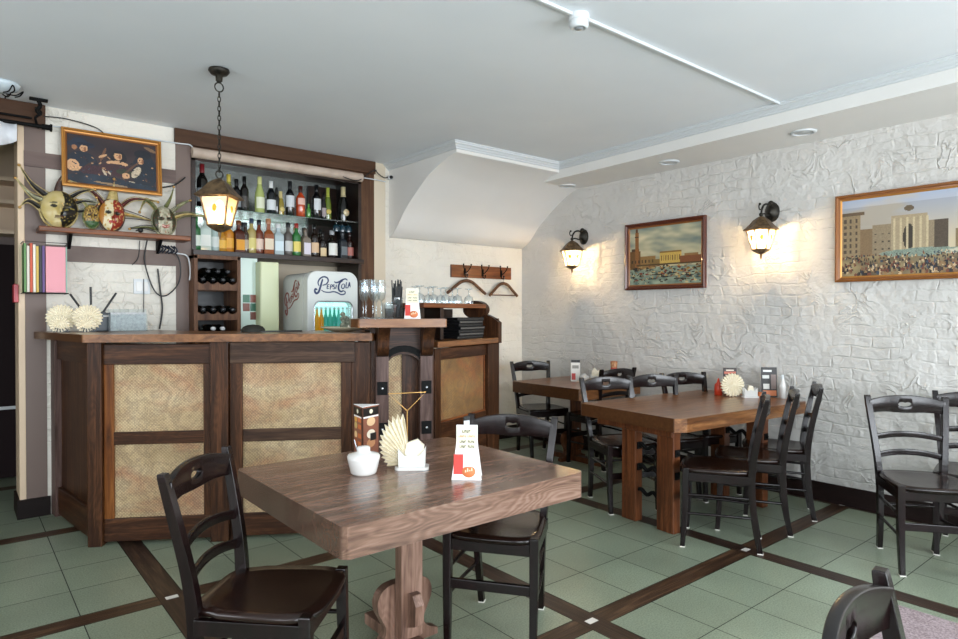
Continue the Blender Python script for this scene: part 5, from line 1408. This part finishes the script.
# doorway: curtain rod, curtain, black clamp, glass bowl lamp
t = thing('curtain_rod', 'black curtain rod over the doorway', 'curtain rod', (.0,B-.08,2.61))
obj('rod', MB().tube([(-1.0,0,0),(.47,0,0)], .012, 10), M['iron'], t)
obj('rod_end', MB().tube([(.455,0,0),(.50,0,0)], .019, 12).tube([(.50,0,0),(.512,0,0)], .026, 12), M['iron'], t)
obj('second_rod', MB().tube([(-1.0,.0,.045),(.40,0,.045)], .008, 8), M['iron'], t)
obj('wall_bracket', MB().tube(catmull([(.44,.05,.0),(.42,.0,.05),(.45,-.01,.09),(.42,0,.12)],5), .008, 6), M['iron'], t)
mb = MB(); vs = []; nn = 40
for i in range(nn+1):
    x = -.9+1.22*i/nn; f = .018*math.sin(i*1.5)
    low = 2.50 - .9*max(0,(.34-x))**1.0*.55
    for zz in (2.60, (2.60+low)/2, low): vs.append((x, B-.08+f*(1+ (2.6-zz)), zz))
mb.add(vs, [(3*i+k,3*i+3+k,3*i+4+k,3*i+1+k) for i in range(nn) for k in range(2)], True)
o = tag(obj('curtain', mb, flat('white_cloth','#d9dbe0',.8)), 'white curtain gathered on the rod at the doorway', 'curtain')
s = o.modifiers.new('sol','SOLIDIFY'); s.thickness = .003
t = thing('ceiling_lamp', 'white glass bowl lamp with black scrolls at the far left ceiling', 'ceiling lamp', (.22,4.86,CZ))
obj('bowl', MB().lathe([(.10,-.002),(.105,-.012),(.09,-.035),(.05,-.052),(.001,-.058)], 28), flat('milky_glass','#c7d3da',.2), t)
mb = MB()
for k in range(6):
    a = PI/3*k; mb.tube([(x_*math.cos(a)-y_*math.sin(a), x_*math.sin(a)+y_*math.cos(a), z_) for x_, y_, z_ in catmull([(.03,0,-.062),(.08,0,-.06),(.115,0,-.03),(.10,.02,-.055),(.075,.01,-.07)],4)], .004, 6)
obj('scroll_frame', mb, M['iron'], t)
t = thing('ceiling_bracket', 'small black clamp fixed under the ceiling near the doorway', 'bracket', (.43,5.05,CZ))
obj('plate', MB().box(-.05,.05,-.012,.012,-.02,-.001), M['iron'], t, bevel=.003)
obj('arm', MB().tube(catmull([(0,0,-.02),(.01,0,-.05),(-.01,0,-.08),(.012,0,-.11)],4), .012, 8), M['iron'], t)

# ------------------------------------------------------------------ on the raised bar top
RT = 1.335
def flute(x, y, h, rb, label, tilt=0):
    t = thing('wine_glass', label, 'glass', (x,y,RT), group='stemmed glasses on the raised bar top')
    obj('bowl', MB().lathe([(.005,h*.45),(rb*.7,h*.52),(rb,h*.68),(rb*.92,h*.86),(rb*.80,h)], 20, cap=False), M['clear'], t)
    obj('stem', MB().lathe([(.001,0),(.030,.001),(.030,.003),(.006,.012),(.0035,.03),(.0035,h*.42),(.006,h*.46)], 16, cap=False), M['clear'], t)
def ontop(f, out): # point on raised top: f along, out toward room
    d_ = (PR0-P1).normalized(); nrm = Vector((d_.y,-d_.x)); p = P1 + d_*f + nrm*out
    return p.x, p.y
for f, o_, h, lab in ((-.055,.03,.235,'tall stemmed glass at the left end of the raised bar top'),(-.05,.16,.235,'tall stemmed glass at the front left of the raised bar top'),(.0,.08,.24,'slim stemmed glass second from the left on the raised bar top'),(.03,-.03,.23,'stemmed glass at the back of the raised bar top'),(.045,.13,.235,'stemmed glass nearest the straws on the raised bar top')):
    x, y = ontop(f, o_); flute(x, y, h, .025 if f < 0 else .028, lab)
x, y = ontop(.09,.02); t = thing('tumbler', 'short clear tumbler left of the black straws', 'glass', (x,y,RT))
obj('bowl', MB().lathe([(.001,.004),(.030,.004),(.034,.10)], 20, cap=False), M['clear'], t); obj('base', MB().lathe([(.001,0),(.030,0),(.030,.006),(.001,.006)], 20), M['clear'], t)
x, y = ontop(.09,.19); t = thing('tumbler', 'short clear tumbler at the front edge of the raised bar top', 'glass', (x,y,RT))
obj('bowl', MB().lathe([(.001,.004),(.030,.004),(.034,.085)], 20, cap=False), M['clear'], t); obj('base', MB().lathe([(.001,0),(.030,0),(.030,.006),(.001,.006)], 20), M['clear'], t)
x, y = ontop(.15,.06); t = thing('straw_glass', 'clear glass packed with black drinking straws', 'glass of straws', (x,y,RT))
obj('glass', MB().lathe([(.001,.003),(.034,.003),(.036,.13)], 20, cap=False), M['clear'], t)
for k in range(26):
    a = random.random()*2*PI; q = .028*random.random()**.5; l = random.uniform(.19,.245); dx, dy = random.uniform(-.016,.016), random.uniform(-.016,.016)
    obj('straw', MB().tube([(q*math.cos(a),q*math.sin(a),.006),(q*math.cos(a)*1.1+dx,q*math.sin(a)*1.1+dy,l)], .0042, 6), M['blk'], t)

# bell-shaped card stand: curved faces, print on the front
def tent(loc, rz, h, label, cat='table card', wtop=.075, wbot=.10, group=None):
    t = thing('table_card', label, cat, loc, rz, group)
    n_ = 10
    def side(sgn, y_s):
        mb = MB(); vs = []
        for i in range(n_+1):
            k = i/n_; y = y_s*(.030*(1-k)**2+.004); wd_ = (wbot+(wtop-wbot)*min(1,k*1.5))/2
            vs += [(-wd_,y,h*k),(wd_,y,h*k),(wd_,y+y_s*.0012,h*k),(-wd_,y+y_s*.0012,h*k)]
        fs = [(i*4+a,i*4+(a+1)%4,(i+1)*4+(a+1)%4,(i+1)*4+a) for i in range(n_) for a in range(4)]+[(3,2,1,0),(n_*4,n_*4+1,n_*4+2,n_*4+3)]
        return mb.add(vs, fs, False)
    obj('front_sheet', side(-1,1.0) if False else side(1,-1.0), M['paper'], t)
    obj('back_sheet', side(1,1.0), M['paper'], t)
    def pr(x0, x1, k0, k1, mat, name='printed_text'):
        mb = MB(); vs = []; m_ = 4
        for i in range(m_+1):
            k = k0+(k1-k0)*i/m_; y = -(.030*(1-k)**2+.004)-.0020
            vs += [(x0,y,h*k),(x1,y,h*k)]
        mb.add(vs, [(2*i,2*i+1,2*i+3,2*i+2) for i in range(m_)], False)
        return obj(name, mb, mat, t)
    pr(-wtop*.48, wtop*.48, .50, .985, M['cpaper'], 'cream_print_field')
    def words(x0, x1, k0, k1, mat, n2):
        xs = x0
        step = (x1-x0)/n2
        mb = MB()
        for i in range(n2):
            if n2 > 5 and i == n2//2: continue
            for k, y_ in ((0,0),):
                a = x0+i*step; b_ = a+step*.72
                kk = (k0+k1)/2; y = -(.030*(1-kk)**2+.004)-.0028
                mb.box(a, a+step*.22, y-.0004, y, h*k0, h*k1); mb.box(a, b_, y-.0004, y, h*(k0+(k1-k0)*(.75 if i%2 else .0)), h*(k0+(k1-k0)*(1.0 if i%2 else .25)))
                if i % 3: mb.box(b_-step*.2, b_, y-.0004, y, h*k0, h*k1)
        obj('printed_text', mb, mat, t)
    words(-.018,.016,.86,.91,M['text'],4); words(-.032,.032,.775,.81,M['orange'],11)
    words(-.028,.030,.67,.715,M['text'],9); words(-.028,.030,.58,.625,M['text'],9)
    pr(-wbot*.44,-wbot*.12,.10,.46,M['red'],'red_glass_print')
    mb = MB(); mb.m = Matrix.Translation((.008,-.0262,h*.15)) @ Matrix.Rotation(math.radians(72),4,'X'); mb.lathe([(.001,0),(.023,0),(.022,.002),(.001,.0025)], 20, fx=1.15)
    obj('food_print', mb, M['orange'], t)
    mb = MB()
    for k in range(4): mb.cbox((-.004+.008*k,-.0290+.0006*k,h*.15+(.004 if k%2 else -.003)),(.004,.001,.018))
    obj('food_detail', mb, M['cpaper'], t)
    return t
x, y = ontop(.235,.12); tent((x,y,RT), math.radians(-32), .185, 'white table card with a red glass print on the raised bar top', group='bell shaped table cards')
# stack of black menus on the lower counter
dR = (PR1-PR0).normalized(); nR = Vector((-dR.y,dR.x)); aR = math.atan2(dR.y,dR.x)
cm = PR0 + dR*(LR-.24) + nR*.14
words_ = ['bottom','second from the bottom','third from the bottom','fourth from the bottom','third from the top','second from the top','topmost']
for i in range(7):
    t = thing('menu_folder', 'black menu folder, %s of the stack on the lower bar top' % words_[i], 'menu', (cm.x+random.uniform(-.008,.008),cm.y+random.uniform(-.008,.008),1.189+i*.0215), aR+random.uniform(-.06,.06), 'stack of black menus')
    obj('cover', MB().box(-.20,.14,-.11,.11,.0,.004).box(-.20,.14,-.11,.11,.016,.020).box(-.204,-.20,-.11,.11,0,.020), M['blk'], t, bevel=.001)
    obj('pages', MB().box(-.198,.137,-.107,.107,.004,.016), flat('menu_pages','#55524e' if i%2 else '#2a2826',.7), t)
# upturned glasses on the upper shelf
for i in range(9):
    f = -.02+.078*i; p = PR0 + dR*f + nR*(.09+.09*(i%2))
    t = thing('upturned_glass', 'clear glass standing upside down on the high shelf, %s from the left' % ['first','second','third','fourth','fifth','sixth','seventh','eighth','ninth'][i], 'glass', (p.x,p.y,1.4355), group='upturned glasses on the high shelf')
    obj('bowl', MB().lathe([(.034,0),(.036,.02),(.028,.05),(.006,.062)], 18, cap=False), M['clear'], t)
    obj('stem', MB().lathe([(.006,.062),(.0035,.07),(.0035,.10),(.030,.108),(.030,.110),(.001,.110)], 16, cap=False), M['clear'], t)

# ------------------------------------------------------------------ on the tables
TT = .73
t = thing('sugar_bowl', 'white lidded sugar bowl on the near square table', 'sugar bowl', (1.255,2.255,TT))
obj('bowl', MB().lathe([(.001,0),(.045,0),(.052,.008),(.064,.062),(.065,.072),(.060,.074)], 40), M['white'], t)
obj('lid', MB().lathe([(.064,.073),(.060,.079),(.034,.086),(.026,.090),(.026,.104),(.022,.110),(.001,.111)], 40), M['white'], t)
obj('spoon_handle', MB().tube([(-.020,.01,.085),(-.028,.012,.115),(-.034,.014,.138)], .003, 6, flat=.5), M['steel'], t)
t = thing('menu_prism', 'three sided brown printed menu standing on the near square table', 'menu', (1.41,2.52,TT), math.radians(-40))
R_ = .066; tri = [(R_*math.cos(a),R_*math.sin(a)) for a in (-PI/2, PI/6, 5*PI/6)]
hM = .228
obj('card_body', MB().prism(tri, 0, hM, 'z'), flat('menu_brown','#4a2c1e',.45), t)
obj('top_edge', MB().prism([(a*1.0,b_*1.0) for a,b_ in tri], hM, hM+.002, 'z'), M['paper'], t)
def onface(k, u0, u1, z0, z1, mat, name, e=.0008, ell=False):
    p, q = Vector(tri[k]), Vector(tri[(k+1)%3]); d_ = q-p; nrm = Vector((d_.y,-d_.x)).normalized()
    mb = MB()
    if ell:
        pts = [( (u0+u1)/2+(u1-u0)/2*math.cos(a), (z0+z1)/2+(z1-z0)/2*math.sin(a)) for a in [2*PI*i/14 for i in range(14)]]
    else: pts = [(u0,z0),(u1,z0),(u1,z1),(u0,z1)]
    vs = [(p.x+d_.x*a+nrm.x*e, p.y+d_.y*a+nrm.y*e, b_) for a, b_ in pts]
    mb.add(vs, [list(range(len(pts)))], False)
    return obj(name, mb, mat, t)
mpk = flat('menu_panel','#8a5540',.5); mdk = flat('menu_dark','#17100c',.4)
for k in (0, 2):
    onface(k, .06,.94,.0,hM, mpk, 'printed_panel'); onface(k, .06,.94,0.186,0.223, mdk, 'title_band', .0012)
    onface(k, .40,.60,0.195,0.215, M['cpaper'], 'title_emblem', .0018, True)
    onface(k, .06,.94,0.178,0.185, M['paper'], 'title_rule', .0014)
for z, c in ((.14,'#ddb98e'),(.085,'#e8ddc8'),(.045,'#c08a60')):
    onface(0, .25,.75,z,z+.040, flat('food_'+c.strip('#'),c,.5), 'food_picture', .0014, True)
onface(0, .45,.80,.075,.108, mdk, 'food_picture', .002)
for z, c in ((.155,'#d8a04a'),(.125,'#c9b070'),(.085,'#e3c08a'),(.05,'#a8562c')):
    onface(2, .12,.45,z,z+.030, flat('food_b'+c.strip('#'),c,.5), 'food_picture', .0014, True)
    onface(2, .52,.90,z+.004,z+.024, M['orange'], 'food_picture', .0014)
t = thing('napkin_holder', 'white napkin holder with a cream pleated napkin fan on the near square table', 'napkin holder', (1.452,2.205,TT), math.radians(-38))
holder(t); t.scale = (1.12,1.12,1.12)
o = obj('napkin_fan', MB(), M['napk'], t) if False else None
mb = MB(); vs = []; n_ = 13
base = (0,.0,.01)
for k in range(n_*2+1):
    a = math.radians(92+132*k/(n_*2)); rr = (.155 if k%2 else .130)*(1-.22*abs((k/(n_*2))-.2)); yy = .012*(1 if k%2 else -1)
    vs += [(-.022+rr*.72*math.cos(a)+.0, yy-.004, .03+rr*.92*math.sin(a)*.5+.045+ rr*.38*math.sin(a)), (-.022+rr*.72*math.cos(a), yy+.006, .03+rr*.92*math.sin(a)*.5+.045+ rr*.38*math.sin(a))]
b0 = len(vs); vs += [(-.005,-.005,.02),(-.005,.005,.02)]
fs = []
for k in range(n_*2): fs += [(b0,2*k,2*k+2),(b0+1,2*k+3,2*k+1),(2*k,2*k+1,2*k+3,2*k+2)]
mb.add(vs, fs, False); obj('pleated_napkins', mb, M['napk'], t)
mb = MB(); mb.prism([(-.01,.02),(.03,.02),(.045,.085),(.02,.108),(-.018,.095),(-.025,.06)], -.012, .010, 'y'); obj('folded_napkin', mb, M['napk'], t, bevel=.002)
t = thing('card_stand', 'thin gold wire triangle card stand behind the napkin holder', 'card stand', (1.535,2.37,TT), math.radians(-38))
obj('stem', MB().tube([(0,0,.006),(0,0,.21)], .0026, 8), M['gold'], t)
obj('wire_triangle', MB().tube([(0,0,.21),(-.082,0,.285),(.082,0,.292),(0,0,.21)], .0026, 8), M['gold'], t)
obj('foot', MB().lathe([(.001,0),(.035,0),(.035,.005),(.001,.007)], 24), M['gold'], t)
tent((1.535,1.945,TT), math.radians(-42), .205, 'white table card with red and orange prints on the near square table', wtop=.082, wbot=.115, group='bell shaped table cards')
# black stand clip behind the near card: chair rail top shows the clip
t = thing('card_clip', 'small white strip with a black tip behind the near table card', 'clip', (1.60,2.03,TT))
obj('strip', MB().box(-.014,.014,-.002,.002,0,.215), M['wplast'], t, bevel=.001)
obj('tip', MB().box(-.015,.015,-.004,.004,.205,.222), M['blk'], t, bevel=.001)
# long table
t = thing('napkin_fan', 'large round fan of cream napkins on the long table', 'napkins', (4.60,2.55,TT), math.radians(-40), 'cream napkin fans')
obj('napkins', fan_mesh(.092, 24), M['napk'], t, loc=(0,0,.088), rot=(math.radians(-5),0,0))
t = thing('napkin_holder', 'white napkin holder on the long table right of the napkin fan', 'napkin holder', (4.66,2.44,TT), math.radians(-40)); holder(t)
obj('folded_napkin', MB().prism([(-.03,.02),(.03,.02),(.02,.085),(-.01,.092)], -.010, .010, 'y'), M['napk'], t)
t = thing('sauce_bottle', 'red sauce bottle half hidden behind the round napkin fan', 'bottle', (4.60,2.665,TT))
obj('bottle_body', MB().lathe([(.001,0),(.030,0),(.032,.05),(.028,.085),(.012,.10),(.006,.13),(.001,.132)], 18), flat('red_sauce','#c03c22',.3), t)
obj('cap', MB().lathe([(.012,.10),(.006,.128),(.001,.13)], 14), M['red'], t)
def card(loc, rz, w_, h, col, label, bits):
    t = thing('menu_card', label, 'menu', loc, rz)
    obj('card', MB().hexa([(-w_/2,-.02,0),(w_/2,-.02,0),(w_/2,-.017,0),(-w_/2,-.017,0)],[(-w_/2,.0,h),(w_/2,.0,h),(w_/2,.003,h),(-w_/2,.003,h)]), flat('card_'+col.strip('#'),col,.5), t)
    obj('back_leg', MB().hexa([(-w_/2,.04,0),(w_/2,.04,0),(w_/2,.043,0),(-w_/2,.043,0)],[(-w_/2,.003,h),(w_/2,.003,h),(w_/2,.005,h),(-w_/2,.005,h)]), M['paper'], t)
    for x0, x1, z0, z1, c in bits:
        f = lambda z: -.0215+.02*z/h
        obj('printed_panel', MB().add([(x0,f(z0),z0),(x1,f(z0),z0),(x1,f(z1),z1),(x0,f(z1),z1)],[(0,1,2,3)],False), flat('print_'+c.strip('#'),c,.5), t)
card((4.76,2.66,TT), math.radians(-45), .105, .205, '#2a1c18', 'dark red menu card behind the napkin fan on the long table', [(-.045,.045,.155,.175,'#b8604a'),(-.045,.045,.03,.14,'#6b2a1e'),(-.03,.03,.18,.19,'#d8c8b8')])
card((4.81,2.37,TT), math.radians(-45), .115, .225, '#1e1b1a', 'black printed menu card at the right end of the long table', [(-.045,.02,.19,.205,'#d8d8d4'),(-.05,.0,.14,.165,'#c9c9c4'),(.012,.05,.06,.17,'#7d6c66'),(-.045,.0,.06,.10,'#d2cfc8'),(-.05,.05,.01,.05,'#c8764a')])
t = thing('salt_shaker', 'slim white shaker right of the black menu card on the long table', 'shaker', (4.80,2.26,TT))
obj('shaker_body', MB().lathe([(.001,0),(.022,0),(.024,.09),(.018,.12),(.010,.145),(.008,.17),(.001,.172)], 18), M['white'], t)
obj('cap', MB().lathe([(.011,.14),(.009,.175),(.001,.177)], 12), M['wplast'], t)
tag(obj('red_sachets', MB().box(-.03,.03,-.02,.02,0,.035), M['orange'], loc=(4.76,2.40,TT+.001), rot=(0,0,-.7), bevel=.004), 'small orange sachet box at the foot of the black menu card', 'sachets')
# far small table
card((4.50,4.06,TT), math.radians(-45), .085, .20, '#ddd9d2', 'white printed card with a black header on the small far table', [(-.042,.042,.175,.2,'#1e1b1a'),(-.03,.03,.12,.15,'#8d8880'),(-.035,.0,.015,.075,'#b8322c')])
t = thing('sugar_bowl', 'small white sugar bowl on the small far table', 'sugar bowl', (4.50,3.95,TT))
obj('bowl', MB().lathe([(.001,0),(.035,0),(.048,.05),(.045,.055)], 28), M['white'], t); obj('lid', MB().lathe([(.046,.055),(.02,.066),(.016,.078),(.001,.080)], 24), M['white'], t)
t = thing('napkin_holder', 'white napkin holder with upright cream napkins on the small far table', 'napkin holder', (4.60,3.90,TT), math.radians(-40)); holder(t)
obj('folded_napkin', MB().prism([(-.04,.02),(.03,.02),(.05,.12),(.02,.10),(-.01,.13),(-.035,.10)], -.010, .010, 'y'), M['napk'], t)
t = thing('spice_bottle', 'brown and red patterned shaker on the small far table', 'shaker', (4.74,3.80,TT))
pat = noisy('spice_pattern','#8a3a22','#c9a070',45,.5)
obj('shaker_body', MB().lathe([(.001,0),(.036,0),(.038,.10),(.026,.125),(.030,.14),(.034,.19),(.001,.195)], 18), pat, t)
obj('collar', MB().lathe([(.028,.118),(.030,.126),(.028,.134)], 16), M['red'], t)
# floor mat at the lower right
tag(obj('door_mat', MB().prism(rrect(2.72,3.385,-.1,1.12,.01), .001, .012, 'z'), noisy('pink_grey_mat','#77686a','#a39396',120,.9,.3)), 'pinkish grey speckled floor mat at the lower right', 'mat')

# ------------------------------------------------------------------ light
w = bpy.data.worlds.new('world'); sc.world = w; w.use_nodes = True
bg = w.node_tree.nodes['Background']; bg.inputs[0].default_value = (.80,.90,1.0,1); bg.inputs[1].default_value = 1.4
def area(name, loc, rot, sx, sy, e, col):
    l = bpy.data.lights.new(name, 'AREA'); l.shape = 'RECTANGLE'; l.size = sx; l.size_y = sy; l.energy = e; l.color = col
    o = bpy.data.objects.new(name, l); COL.objects.link(o); o.location = loc; o.rotation_euler = rot; return o
for o0, o1, z0, z1 in opsF:
    area('window_daylight', ((o0+o1)/2, YF-.24, (z0+z1)/2), (PI/2,0,0), o1-o0-.1, z1-z0-.1, 92*(o1-o0)/1.7, (.88,.94,1))
for o0, o1, z0, z1 in opsL:
    area('window_daylight', (XL-.24, (o0+o1)/2, (z0+z1)/2), (PI/2,0,-PI/2), o1-o0-.1, z1-z0-.1, 24*(o1-o0)/1.7, (.92,.96,1))
sc.view_settings.view_transform = 'Standard'; sc.view_settings.look = 'None'
sc.view_settings.gamma = 1; sc.view_settings.use_curve_mapping = False
sc.view_settings.exposure = 0.4
